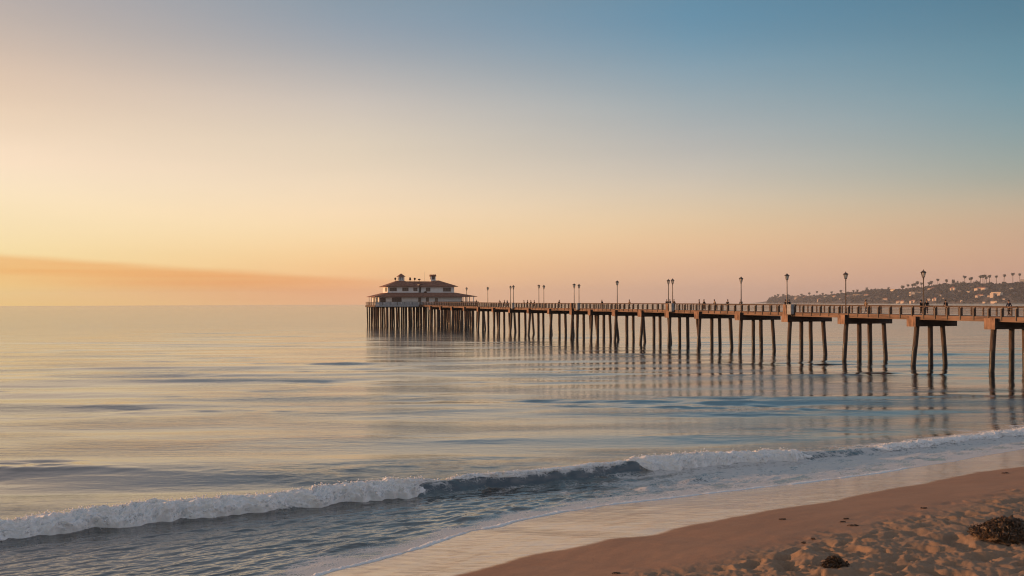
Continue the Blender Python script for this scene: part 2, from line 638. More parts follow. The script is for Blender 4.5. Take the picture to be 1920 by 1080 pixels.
def interp(cu, cv, u):
    """linear interpolation with gentle linear extrapolation"""
    r = np.interp(u, cu, cv)
    k0 = (cv[3] - cv[0]) / (cu[3] - cu[0])
    k1 = (cv[-1] - cv[-4]) / (cu[-1] - cu[-4])
    r = np.where(u < cu[0], cv[0] + k0 * (np.maximum(u, cu[0] - 30) - cu[0]), r)
    return np.where(u > cu[-1], cv[-1] + k1 * 0.6 * (np.minimum(u, cu[-1] + 60) - cu[-1]), r)


SHORE = curve([(590, 1080), (649, 1063), (700, 1052), (752, 1037), (800, 1023), (848, 1006), (879, 996), (937, 987), (965, 977), (1027, 965), (1130, 948),
               (1240, 936), (1340, 924), (1440, 912.5), (1497, 907), (1555, 899), (1647, 887.5), (1702, 877.5), (1785, 865), (1830, 856), (1915, 842)])
CREST = curve([(-80, 991), (0, 983), (223, 958), (344, 946), (516, 932), (653, 916), (780, 903), (834, 898), (896, 890), (958, 888), (1061, 879), (1195, 866),
               (1300, 856), (1400, 850), (1500, 843), (1590, 836), (1700, 824), (1800, 812), (1920, 799)], 0.38)
BUMP2 = curve([(560, 1042), (690, 1016), (770, 1003), (880, 972), (1000, 945), (1100, 929), (1180, 915), (1240, 907), (1330, 893), (1420, 884)], 0.1)


def u_of(px, py):
    return uv(on_level(px, py, 0.3))[0]


UA = u_of(850, 905)       # where the left white water ends
UB = u_of(1195, 872)      # where the middle white water starts
UC = u_of(1585, 848)      # and ends
UD = u_of(1640, 838)
WIG = lambda u: 0.06 * gnoise(u * 1.1, u * 0, 91) + 0.035 * gnoise(u * 3.1, u * 0, 92)


def shore_v(u):
    return interp(*SHORE, u) + WIG(u)


def crest_v(u):
    return interp(*CREST, u) + 0.10 * gnoise(u * 0.7, u * 0, 5) + 0.04 * gnoise(u * 2.3, u * 0, 6)


def crest_h(u):
    h = np.interp(u, [UA - 40, UA - 16, UA, UB, UC - 4, UC, UD, UD + 12, UD + 60], [0.36, 0.37, 0.42, 0.42, 0.35, 0.22, 0.18, 0.16, 0.12])
    return h * (1 + 0.12 * gnoise(u * 0.5, u * 0, 8))


# swell and chop as sums of sines, drawn once
WAVES = []
wr = np.random.default_rng(5)
for lam_lo, lam_hi, n, slope, spread in ((16, 30, 6, 0.007, 0.10), (7, 15, 12, 0.027, 0.17), (3, 7, 18, 0.026, 0.30), (1.1, 3, 26, 0.019, 0.46), (0.45, 1.1, 30, 0.012, 0.7)):
    for k in range(n):
        lam = math.exp(wr.uniform(math.log(lam_lo), math.log(lam_hi)))
        th = math.radians(-84) + wr.normal(0, spread)
        amp = slope / math.sqrt(n / 2) * lam / (2 * math.pi)
        WAVES.append((lam, th, amp, wr.uniform(0, 2 * math.pi)))


def sea_height(x, y, dr=None):
    u, v = x * EU[0] + y * EU[1], x * EV[0] + y * EV[1]
    sv = shore_v(u)
    off = v - sv                                            # metres offshore
    cb = crest_v(u)
    b = v - cb
    h = crest_h(u)
    dp = sstep(off, 0.0, 9)
    grp = 0.42 + 1.25 * np.clip(fbm(x * 0.018, y * 0.055, 3, 40) + 0.22, 0, 1.2)
    paw = 0.16 + 1.9 * sstep(fbm(x * 0.040, y * 0.11, 4, 47), 0.02, 0.70)      # patches where the breeze roughens the water
    z = np.zeros_like(x)
    for lam, th, amp, ph in WAVES:
        k = 2 * np.pi / lam
        a = amp
        if dr is not None:
            a = amp * np.clip(lam / (2.6 * dr) - 0.7, 0, 1)
        if lam < 7:
            a = a * paw
        arg = k * (x * math.cos(th) + y * math.sin(th)) + ph
        z = z + a * (np.sin(arg) + (0.22 * np.cos(2 * arg) if lam > 5 else 0))
    calm = np.where(b < 0, 0.35 + 0.3 * sstep(-b, 0.5, 3.0), 0.35 + 0.65 * sstep(b, 1.5, 9))
    z = z * grp * (0.05 + 0.95 * dp) * calm
    prof = np.where(b < 0, np.exp(-np.abs(b / 0.50) ** 2.0), np.exp(-np.abs(b / 1.7) ** 1.6))
    far = 1 - sstep(np.abs(u - 15), 70, 160)
    z = z + h * prof * far - 0.05 * np.exp(-((b + 1.5) / 0.7) ** 2) * far
    # lesser ripples of spent waves inside the break
    b2 = v - interp(*BUMP2, u) - 0.35 * gnoise(u * 0.5, u * 0, 30) - 0.15 * gnoise(u * 1.3, u * 0, 31)
    in2 = sstep(u, u_of(560, 1042), u_of(760, 1000)) * (1 - sstep(u, u_of(1330, 893), u_of(1480, 880)))
    z = z + 0.15 * in2 * np.clip(gnoise(u * 0.42, v * 0.5, 33) * 1.3 + gnoise(u * 1.3, v * 1.0, 34) * 0.5 + 0.25, 0, 1.1) * np.where(b2 < 0, np.exp(-(b2 / 0.22) ** 2), np.exp(-(b2 / 0.6) ** 2))
    inner = sstep(off, 0.3, 2.0) * (1 - sstep(b, -0.9, -0.2))
    z = z + inner * 0.035 * fbm(u * 0.55, v * 1.5, 4, 61) + inner * 0.014 * fbm(u * 1.3 + 3, v * 3.2, 3, 67)
    z = z + 0.035 * fbm(u * 1.1, v * 2.4, 4, 72) * np.exp(-((b + 0.35) / 0.6) ** 2) * sstep(u, UA - 1, UA + 1) * (1 - sstep(u, UB - 1, UB + 1))
    rough = np.exp(-((b - 0.9) / 1.0) ** 2) * (1 - sstep(u, UD, UD + 10))
    z = z + rough * 0.035 * fbm(x * 2.2, y * 2.2, 4, 70)
    # swash front: a low lip where the sheet of water ends
    z = z + 0.016 * np.exp(-((off + 0.05) / 0.10) ** 2) + 0.010
    # foam cover
    broke = np.clip((1 - sstep(u, UA - 1.0, UA + 1.2)) + sstep(u, UB - 1, UB + 1) * (1 - sstep(u, UC - 0.5, UC + 2)) + sstep(u, UD - 1, UD + 1), 0, 1)
    wid = np.interp(u, [u_of(400, 1130), u_of(640, 1065), u_of(800, 1023), u_of(1000, 969), u_of(1240, 936), u_of(1440, 912), u_of(1700, 878), u_of(1915, 842)],
                    [1.9, 2.4, 1.5, 1.3, 2.4, 5.2, 6.5, 6.5])
    wid = wid * (1 + 0.5 * gnoise(u * 0.45, v * 0.3, 81))
    edge = np.exp(-np.abs(off / np.maximum(wid, 0.2)) ** 3.0)
    fo = edge * (0.54 + 0.24 * np.exp(-((off - 0.15) / 0.25) ** 2) + 0.30 * gnoise(u * 1.0, v * 1.0, 82))
    fo = np.maximum(fo, np.exp(-((off + 0.10) / 0.13) ** 4) * (1.25 + 0.35 * gnoise(u * 1.7, v * 1.7, 86)))
    back = np.where(b > 0, np.exp(-(b / 1.9) ** 2), np.exp(-(b / 0.9) ** 2))
    fo = np.maximum(fo, back * broke * (0.55 + 0.3 * gnoise(u * 1.1, v * 2.2, 83)))
    mid = (1 - broke) * np.exp(-((b - 0.1) / 0.55) ** 2) * (u < UD)
    fo = np.maximum(fo, mid * (0.56 + 0.42 * gnoise(u * 1.5, v * 2.5, 84)))
    infoam = inner * (np.interp(u, [u_of(700, 1000), u_of(1240, 910), u_of(1440, 885)], [0.05, 0.30, 0.62]) + 0.24 * gnoise(u * 0.7, v * 1.8, 85))
    fo = np.maximum(fo, infoam)
    shal = (1 - sstep(off, 0.2, 4.0))
    return z, fo * far, shal, off


def build_sea():
    p = np.concatenate([np.arange(548, 20, -0.62), np.geomspace(20, 0.88, 42)])
    rad = CAM_Z * FPX / p
    dense = np.arange(-26.6, 26.7, 0.058)
    az = np.radians(np.concatenate([np.linspace(-115, -27, 70), dense, np.linspace(27, 100, 60)]))
    rr, aa = np.meshgrid(rad, az, indexing='ij')
    x, y = rr * np.sin(aa), rr * np.cos(aa)
    drr = np.abs(np.gradient(rad))
    daz = np.abs(np.gradient(az))
    dr = np.maximum(drr[:, None] + 0 * aa, rr * daz[None, :])
    z, fo, sh, off = sea_height(x, y, dr)
    z = np.where(rr > 9000, 0.0, z)
    vs = np.stack([x, y, z], -1).reshape(-1, 3)
    keep = (off.ravel() > -0.6)
    f = grid_faces(len(rad), len(az), keep)[:, ::-1]
    chop = np.interp(np.log(rr), np.log([30, 60, 150, 400, 2000]), [0.05, 0.06, 0.08, 0.14, 0.12])   # ripples too small for the mesh
    vs, f, at = compact(vs, f, {'foam': fo.ravel(), 'shallow': sh.ravel(), 'chop': chop.ravel()})
    o = mesh_np('sea', vs, f, M['sea'], True, at)
    tag(o, kind='structure')


def build_foam(u0, u1, ends, name, label, thick=1.0, narrow=1.0):
    """lumpy white water tumbling down the front of the breaking wave"""
    nu = int((u1 - u0) / 0.032)
    nq = 74
    u = np.linspace(u0, u1, nu)
    q = np.linspace(0, 1, nq)
    uu, qq = np.meshgrid(u, q, indexing='ij')
    fade = sstep(uu, u0, u0 + ends[0]) * (1 - sstep(uu, u1 - ends[1], u1))
    fade = np.clip(np.clip(fade * 1.25 - 0.12, 0, 1) * (1.0 + 0.9 * gnoise(uu * 0.9, qq * 2.5, 107) * (1 - fade) * 2), 0, 1)
    thick = thick * (0.95 + 0.45 * gnoise(uu * 0.22, uu * 0, 108) + 0.25 * gnoise(uu * 0.7, uu * 0, 109))
    cb = crest_v(uu)
    foot = -(0.90 + 0.24 * gnoise(uu * 0.8, uu * 0, 101) + 0.12 * gnoise(uu * 2.6, uu * 0, 102)) * (0.55 + 0.45 * thick)
    foot = foot * narrow * (0.25 + 0.75 * fade)
    backb = 0.8 + 0.55 * gnoise(uu * 0.9, uu * 0, 103) + 0.2 * gnoise(uu * 3, uu * 0, 104)
    b = foot + (backb - foot) * qq
    v = cb + b
    x = uu * EU[0] + v * EV[0]
    y = uu * EU[1] + v * EV[1]
    z0, _, _, _ = sea_height(x, y)
    h = crest_h(uu)
    bill = lambda s, sd: 1 - 2 * np.abs(gnoise(uu * s + 0.3 * gnoise(uu * s * 0.7, qq * s * 2, sd + 50), qq * 2.7 * s + 7.3 * sd, sd))
    lump = 0.20 * (bill(0.75, 111)) + 0.17 * bill(1.7, 112) + 0.11 * bill(3.6, 113) + 0.055 * bill(7.5, 114) + 0.018 * bill(15, 115)
    front = np.sin(np.pi * np.clip(qq, 0, 1) ** 0.62) ** 0.55
    t = (0.05 + lump * 0.62) * front * thick - 0.10 * (1 - front) - 0.03
    t = t * fade - 0.14 * (1 - fade)
    # fill the hollow below the crest: the roller is a convex bank of froth
    bank = np.where(b < 0.1, h * np.clip(1 - (np.clip(-b, 0, None) / np.abs(foot)) ** 2.2, 0, 1) ** 0.7, 0) * 0.86
    zz = np.maximum(z0, z0 * (1 - fade) + np.maximum(z0, bank) * fade) + t
    lean = np.clip(t, 0, None) * 0.9
    x = x - EV[0] * lean
    y = y - EV[1] * lean
    vs = np.stack([x, y, zz], -1).reshape(-1, 3)
    f = grid_faces(nu, nq)
    # flecks of spray thrown off the top and the foot of the roller
    sg = np.random.default_rng(int(abs(u0) * 10) + 3)
    ns = int((u1 - u0) * 150)
    iu = sg.integers(0, nu, ns)
    iq = np.where(sg.random(ns) < 0.35, sg.integers(2, 14, ns), sg.integers(34, nq - 4, ns))
    okk = (fade[iu, iq] > 0.5) & (bill(1.3, 120)[iu, iq] > -0.2)
    iu, iq = iu[okk], iq[okk]
    c = np.stack([x[iu, iq], y[iu, iq], zz[iu, iq]], -1)
    c = c + sg.standard_normal(c.shape) * (0.03, 0.03, 0.0) + np.stack([0 * iu, 0 * iu, np.abs(sg.standard_normal(len(iu))) * 0.05 * thick[iu, iq] * np.where(iq > 25, 1, 0.3)], -1)
    r = sg.uniform(0.008, 0.026, (len(iu), 1, 1))
    tet = np.array([[1, 1, 1], [-1, -1, 1], [-1, 1, -1], [1, -1, -1]], float)[None] * r * (1 + 0.4 * sg.standard_normal((len(iu), 4, 1)))
    tv = (c[:, None, :] + tet).reshape(-1, 3)
    tq = np.array([[0, 1, 2, 2], [0, 3, 1, 1], [0, 2, 3, 3], [1, 3, 2, 2]])
    base = len(vs)
    tb = (np.arange(len(iu)) * 4)[:, None] + base
    tri = np.concatenate([tb + np.array([0, 1, 2]), tb + np.array([0, 3, 1]), tb + np.array([0, 2, 3]), tb + np.array([1, 3, 2])])
    fq = np.concatenate([f[:, [0, 1, 2]], f[:, [0, 2, 3]]])
    vs = np.concatenate([vs, tv])
    f = np.concatenate([fq, tri])
    o = mesh_np(name, vs, f, M['foam'], True)
    tag(o, label, 'foam', kind='stuff')
    return o


# beach ---------------------------------------------------------------------------
def beach_base(w):
    """height of the beach against the distance inland"""
    return np.where(w < 0, 0.10 * w, np.interp(w, [0, 6, 10, 14, 20, 40, 200], [0, 0.66, 1.06, 1.34, 1.62, 2.3, 4.5]))


def on_beach(px, py):
    dx, dy, dz = ray(px, py)
    lo, hi = 5.0, 200.0
    for _ in range(60):
        mid = (lo + hi) / 2
        k = mid / dy
        x, y, z = dx * k, dy * k, CAM_Z + dz * k
        u, v = x * EU[0] + y * EU[1], x * EV[0] + y * EV[1]
        zb = float(np.clip(beach_base(np.array(float(shore_v(np.array(u)) - v))), -6, 6))
        if z > zb:
            lo = mid
        else:
            hi = mid
    return np.array((x, y, zb))


def beach_curve(pix):
    pts = np.array([on_beach(*p) for p in pix])
    u, v = uv(pts[:, :2])
    w = shore_v(u) - v
    o = np.argsort(u)
    return u[o], w[o]


WETL = beach_curve([(700, 1130), (848, 1080), (924, 1060), (992, 1041), (1095, 1023), (1144, 1010), (1240, 998), (1340, 977), (1440, 957), (1552, 940), (1640, 922), (1765, 899), (1830, 885), (1920, 875)])
ROUGHL = beach_curve([(1000, 1130), (1180, 1085), (1300, 1060), (1455, 1027), (1522, 1010), (1580, 996), (1640, 980), (1690, 967), (1765, 952), (1845, 937), (1920, 920)])


def dimples(x, y, cell, depth, seed, keep=0.8):
    s = np.zeros_like(x)
    ix, iy = np.floor(x / cell), np.floor(y / cell)
    for dx in (-1, 0, 1):
        for dy in (-1, 0, 1):
            cx, cy = ix + dx, iy + dy
            jx = (cx + _hash(cx, cy, seed)) * cell
            jy = (cy + _hash(cx, cy, seed + 1)) * cell
            a = _hash(cx, cy, seed + 2) * np.pi
            r = cell * (0.24 + 0.26 * _hash(cx, cy, seed + 3))
            on = (_hash(cx, cy, seed + 4) < keep) * (0.45 + 0.75 * _hash(cx, cy, seed + 5))
            px, py = x - jx, y - jy
            e1 = (px * np.cos(a) + py * np.sin(a)) / (r * 1.7)
            e2 = (-px * np.sin(a) + py * np.cos(a)) / (r * 0.72)
            d = np.sqrt(e1 * e1 + e2 * e2)
            s = s + on * (-np.exp(-d ** 2.6) + 0.30 * np.exp(-((d - 1.5) / 0.5) ** 2)) * depth
    return s


def beach_height(x, y, fine=True):
    u, v = x * EU[0] + y * EU[1], x * EV[0] + y * EV[1]
    w = shore_v(u) - v
    z = np.clip(beach_base(w), -6, 6)
    wl = np.clip(interp(*WETL, u), 0.5, 20)
    rl = np.clip(interp(*ROUGHL, u), 1.0, 30)
    wet = 1 - sstep(w - wl + 0.10 * gnoise(u * 0.35, v * 0, 201) , -0.14, 0.22)
    rw = w - rl + 0.8 * gnoise(x * 0.45, y * 0.45, 202) + 0.35 * gnoise(x * 1.6, y * 1.6, 203)
    rough = sstep(rw, -1.1, 1.9)
    z = z + 0.012 * fbm(u * 0.35, w * 0.8, 3, 205) * sstep(w, 0.2, 1.5)
    if fine:
        wx = x + 0.16 * gnoise(x * 2.2, y * 2.2, 210)
        wy = y + 0.16 * gnoise(x * 2.2, y * 2.2, 211)
        d = dimples(wx, wy, 0.46, 0.085, 220, 0.5) + dimples(wx + 5, wy + 9, 0.9, 0.115, 230, 0.5) + dimples(wx, wy, 0.2, 0.022, 240, 0.5)
        d = d + 0.06 * fbm(x * 0.9, y * 0.9, 5, 250, 0.6) + 0.02 * fbm(x * 7, y * 7, 3, 260)
        d = d * (0.72 + 0.55 * np.clip(gnoise(x * 0.35, y * 0.35, 290) + 0.3, -0.4, 1))
        z = z + rough * d
        strag = sstep(rw, -2.2, -0.2) * (1 - rough)
        z = z + strag * dimples(wx, wy, 1.1, 0.022, 270, 0.22)
    damp = 1 - sstep(rw, -0.6, 0.9)
    return z, wet, damp, w


def build_beach():
    az = np.radians(np.concatenate([np.linspace(-180, -14.5, 56), np.arange(-14, 27.2, 0.062), np.linspace(28, 180, 50)]))
    rad = np.concatenate([np.array([0.01, 1, 3, 6, 9, 11, 12.2]), np.exp(np.arange(math.log(13), math.log(95), 0.0031)), np.geomspace(98, 6000, 50)])
    rr, aa = np.meshgrid(rad, az, indexing='ij')
    x, y = rr * np.sin(aa), rr * np.cos(aa)
    z, wet, damp, w = beach_height(x, y)
    vs = np.stack([x, y, z], -1).reshape(-1, 3)
    f = grid_faces(len(rad), len(az), w.ravel() > -25)[:, ::-1]
    vs, f, at = compact(vs, f, {'wet': wet.ravel(), 'damp': damp.ravel()})
    tag(mesh_np('beach_sand', vs, f, M['sand'], True, at), kind='structure')
    # sea bed under the water, so that the water has a floor
    return


build_sea()
build_foam(u_of(-330, 1050), UA + 2.2, (3.0, 5.5), 'breaking_wave_foam', 'long bank of white foam on the breaking wave at the lower left')
build_foam(UB - 0.8, UC + 0.5, (1.6, 3.5), 'breaking_wave_foam', 'white foam bank on the middle of the breaking wave below the pier piles', 0.85)
def build_bead():
    """the frothy lip of the last wave where it stops on the sand"""
    u = np.arange(-9, 46, 0.022)
    q = np.linspace(0, 1, 11)
    uu, qq = np.meshgrid(u, q, indexing='ij')
    wd = 0.15 + 0.10 * np.clip(gnoise(uu * 0.6, uu * 0, 141) + 0.5 * gnoise(uu * 2.1, uu * 0, 142), -0.8, 1)
    off = -0.15 + wd * qq * 1.6
    v = shore_v(uu) + off + 0.03 * gnoise(uu * 3.3, uu * 0, 143) + 0.015 * gnoise(uu * 9, uu * 0, 144)
    x, y = uu * EU[0] + v * EV[0], uu * EU[1] + v * EV[1]
    sand = beach_height(x, y, False)[0]
    z0 = np.maximum(sand, 0.014)
    arch = np.sin(np.pi * np.clip(qq * 0.9 + 0.05, 0, 1)) ** 0.6
    gap = sstep(gnoise(uu * 0.33, uu * 0, 145) + 0.5 * gnoise(uu * 1.4, uu * 0, 146), -0.55, -0.1)
    t = (0.034 + 0.016 * gnoise(uu * 5, qq * 1.5, 147) + 0.011 * gnoise(uu * 14, qq * 3, 148)) * arch * gap - 0.02 * (1 - arch) - 0.02 * (1 - gap)
    vs = np.stack([x, y, z0 + t], -1).reshape(-1, 3)
    o = mesh_np('swash_foam', vs, grid_faces(len(u), len(q)), M['foam'], True)
    tag(o, 'thin frothy lip of foam along the water edge on the wet sand', 'foam', kind='stuff')


build_bead()
build_foam(UA - 1.5, UB + 1.0, (3.0, 2.5), 'breaking_wave_foam', 'thin broken foam line on the crest of the dark unbroken middle of the wave', 0.42, 0.34)
build_foam(UD - 0.5, UD + 26, (2.0, 10), 'breaking_wave_foam', 'thin line of white foam on the breaking wave at the right edge', 0.45)
build_beach()

# ------------------------------------------------------------------ the pier
P0 = Vector((49.47, 119.1, 0))
ES = Vector((-0.3057, 0.9521, 0))
ET = Vector((0.9521, 0.3057, 0))
PIER_RZ = math.atan2(ET.y, ET.x)
HEAD_S = 261.4                                # where the pier head begins
HEAD_L, HEAD_R, HEAD_D = -13.9, 20.4, 17.0
HEAD_Z = 7.0
T_NEAR, T_FAR = 0.62, 5.25                    # the two railings


def deck_z(s):
    return float(np.interp(s, [-70, 0, 78, 165, 253, 262], [5.35, 5.77, 6.18, 6.42, 6.95, 7.0]))


def s_at(px, t):
    k = (px - 960.0) / FPX
    return (P0.x + ET.x * t - k * (P0.y + ET.y * t)) / (-ES.x + ES.y * k)


def world(t, s, z):
    return P0 + ET * t + ES * s + Vector((0, 0, z))


pier = empty('pier', P0, PIER_RZ)
tag(pier, 'long wooden pier on dark piles reaching out over the calm sea', 'pier')


def build_pier():
    nodes = [-66] + list(np.arange(-60, 261, 6.0)) + [HEAD_S]
    m = MB()
    vs = [(0.4, T_FAR + 0.35)]
    m.path([((T_NEAR + T_FAR) / 2, s, deck_z(s) - 0.06) for s in nodes], T_FAR - T_NEAR + 0.30, 0.12)
    m.build('deck', M['deck_wood'], pier)
    for t, sg in ((T_NEAR - 0.10, -1), (T_FAR + 0.10, 1)):
        b = MB().path([(t, s, deck_z(s) - 0.27) for s in nodes], 0.16, 0.50)
        b.build('edge_beam', M['beam_wood'], pier)
        # thin shadow-gap plank that runs along the beam top
    for t in (1.7, 2.9, 4.1):
        MB().path([(t, s, deck_z(s) - 0.30) for s in nodes], 0.22, 0.36).build('stringer', M['deck_wood'], pier)
    # bents: cap beam with its piles
    caps_px = [1846, 1700.6, 1571, 1465.7, 1378, 1302, 1246.6, 1196, 1147.5, 1102.5, 1068, 1026, 988, 953, 922, 894, 868, 845, 824, 805]
    ss = [-42.5, -28.4, -14.0] + [s_at(px, 0) for px in caps_px]
    lens = {3: 7.3, 4: 5.7, 5: 7.0, 6: 7.0}
    piles4 = [(0.62, -0.32), (2.55, 0.0), (3.95, 0.06), (5.75, 0.34)]
    piles3 = [(0.85, -0.42), (2.75, 0.05), (4.75, 0.50)]
    piles5 = [(0.5, -0.3), (1.7, -0.1), (3.0, 0.0), (4.4, 0.15), (5.6, 0.4)]
    rr = random.Random(3)
    for i, s in enumerate(ss):
        z = deck_z(s)
        L = lens.get(i, 6.4 + 0.5 * rr.random())
        wid = 1.55 if i < 12 else 1.3
        s -= wid / 2
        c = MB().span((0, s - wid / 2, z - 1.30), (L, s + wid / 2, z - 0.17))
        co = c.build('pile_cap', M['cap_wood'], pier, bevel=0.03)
        MB().span((-0.05, s - wid / 2 - 0.02, z - 1.32), (-0.003, s + wid / 2 + 0.02, z - 0.15)).build('lit_end_board', M['cap_end_lit'], co)  # thin board added so the cap end takes the painted sunlit tone
        if i in (6, 9, 13):            # end blocks that rise to the handrail
            MB().span((-0.03, s - 0.45, z - 0.168), (0.42, s + 0.45, z + 1.08)).build('end_block', M['cap_end_lit'], pier, bevel=0.02)
        lay = piles3 if i in (4,) else (piles4 if i < 11 or rr.random() < 0.5 else piles5)
        for t, rake in lay:
            t = t * L / 6.6 + rr.uniform(-0.12, 0.12)
            s2 = s + rr.uniform(-0.22, 0.22)
            low = -1.5
            rk = rake * rr.uniform(0.7, 1.4)
            r = rr.uniform(0.265, 0.30)
            p = MB()
            k = 6
            pts = [Vector((t + rk * q / k * 1.25 + rr.uniform(-0.015, 0.015), s2 + rr.uniform(-0.02, 0.02), z - 1.29 + (low - z + 1.29) * q / k)) for q in range(k + 1)]
            for a_, b_ in zip(pts, pts[1:]):
                p.tube(a_, b_, r, r, 12, False)
            p.build('pile', M['pile'], co, smooth=True)
    # railings: bars along, posts as pieces of their own, the farthest merged
    sp = 2.08
    for t, out, nind in ((T_NEAR, -1, 70), (T_FAR, 1, 30)):
        pn = list(np.arange(-60.3, HEAD_S - 0.5, sp))
        rb = MB()
        pts = [s for s in nodes]
        rb.path([(t, s, deck_z(s) + 1.045) for s in pts], 0.22, 0.055)
        rb.path([(t, s, deck_z(s) + 0.955) for s in pts], 0.05, 0.06)
        for zz in (0.22, 0.41, 0.60, 0.78):
            rb.path([(t, s, deck_z(s) + zz) for s in pts], 0.035, 0.04)
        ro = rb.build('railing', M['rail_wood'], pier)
        first = next(i for i, s in enumerate(pn) if s > -12)
        rest = MB()
        for i, s in enumerate(pn):
            z = deck_z(s)
            b = MB() if first <= i < first + nind else rest
            s = s + rr.uniform(-0.12, 0.12)
            lo = -0.42 if out < 0 else 0.0
            b.span((t - 0.085 - (0.02 if out < 0 else 0), s - 0.075, z + 0.004), (t + 0.07, s + 0.075, z + 1.0))
            if out < 0:
                b.span((t - 0.255, s - 0.08, z - 0.40), (t - 0.183, s + 0.08, z + 0.86))
            if b is not rest:
                b.build('rail_post', M['post_metal'], ro)
        ob = rest.build('rail_post', M['post_metal'], ro)
        ob['kind'] = 'stuff'
    # the pier head that carries the restaurant
    h = MB().span((HEAD_L, HEAD_S, HEAD_Z - 0.14), (HEAD_R, HEAD_S + HEAD_D, HEAD_Z))
    h.build('head_deck', M['deck_wood'], pier)
    hb = MB()
    hb.span((HEAD_L + 0.05, HEAD_S - 0.15, HEAD_Z - 0.62), (0.35, HEAD_S + 0.25, HEAD_Z - 0.145))
    hb.span((T_FAR + 0.3, HEAD_S - 0.15, HEAD_Z - 0.62), (HEAD_R - 0.05, HEAD_S + 0.25, HEAD_Z - 0.145))
    for k in range(1, 4):
        hb.span((HEAD_L + 0.3, HEAD_S + k * 4.4, HEAD_Z - 0.8), (HEAD_R - 0.3, HEAD_S + k * 4.4 + 0.4, HEAD_Z - 0.145))
    for k in range(12):
        t = HEAD_L + 0.6 + k * 2.9
        hb.span((t, HEAD_S + 0.3, HEAD_Z - 0.72), (t + 0.3, HEAD_S + HEAD_D - 0.2, HEAD_Z - 0.15))
    hb.build('head_beams', M['cap_wood'], pier)
    hp = MB()
    for row in range(5):
        for k in range(20 if row else 22):
            t = HEAD_L + 0.5 + k * (HEAD_R - HEAD_L - 1.0) / (19 if row else 21) + rr.uniform(-0.3, 0.3)
            s = HEAD_S + 0.3 + row * 3.9 + rr.uniform(-0.1, 0.3)
            rk = rr.uniform(-0.25, 0.25)
            r = rr.uniform(0.2, 0.27)
            hp.tube((t, s, HEAD_Z - 0.5), (t + rk, s, -1.5), r, r, 8, False)
    o = hp.build('pile', M['pile'], pier, smooth=True)
    o['kind'] = 'stuff'
    # railing of the head: solid grey panels on the front, timber on the left side
    pr = MB()
    for a, c in ((HEAD_L, T_NEAR - 0.3), (T_FAR + 0.3, HEAD_R)):
        n = int((c - a) / 2.4)
        for k in range(n):
            x0, x1 = a + (c - a) * k / n, a + (c - a) * (k + 1) / n
            pr.span((x0 + 0.06, HEAD_S + 0.02, HEAD_Z + 0.10), (x1 - 0.06, HEAD_S + 0.07, HEAD_Z + 0.93))
    pr.span((HEAD_L, HEAD_S - 0.19, HEAD_Z - 0.50), (T_NEAR - 0.35, HEAD_S - 0.155, HEAD_Z + 0.02))
    pr.build('rail_panel', M['grey_panel'], pier)
    tr = MB()
    for a, c in ((HEAD_L - 0.05, T_NEAR - 0.1), (T_FAR + 0.1, HEAD_R + 0.05)):
        tr.span((a, HEAD_S - 0.06, HEAD_Z + 1.0), (c, HEAD_S + 0.12, HEAD_Z + 1.1))
        n = int((c - a) / 2.4)
        for k in range(n + 1):
            x = a + (c - a) * k / n
            tr.span((x - 0.06, HEAD_S - 0.045, HEAD_Z - 0.15), (x + 0.06, HEAD_S + 0.015, HEAD_Z + 0.998))
    for x in (HEAD_L, HEAD_R):
        tr.span((x - 0.05, HEAD_S + 0.13, HEAD_Z + 1.0), (x + 0.05, HEAD_S + HEAD_D, HEAD_Z + 1.09))
        for zz in (0.25, 0.5, 0.75):
            tr.span((x - 0.03, HEAD_S + 0.13, HEAD_Z + zz), (x + 0.03, HEAD_S + HEAD_D, HEAD_Z + zz + 0.08))
        for k in range(1, 9):
            s = HEAD_S + k * 2.0
            tr.span((x - 0.07, s - 0.06, HEAD_Z - 0.3), (x + 0.07, s + 0.06, HEAD_Z + 0.999))
    tr.span((HEAD_L - 0.12, HEAD_S + 0.2, HEAD_Z - 0.6), (HEAD_L - 0.02, HEAD_S + HEAD_D, HEAD_Z - 0.02))
    tr.build('head_railing', M['rail_wood'], pier)


build_pier()


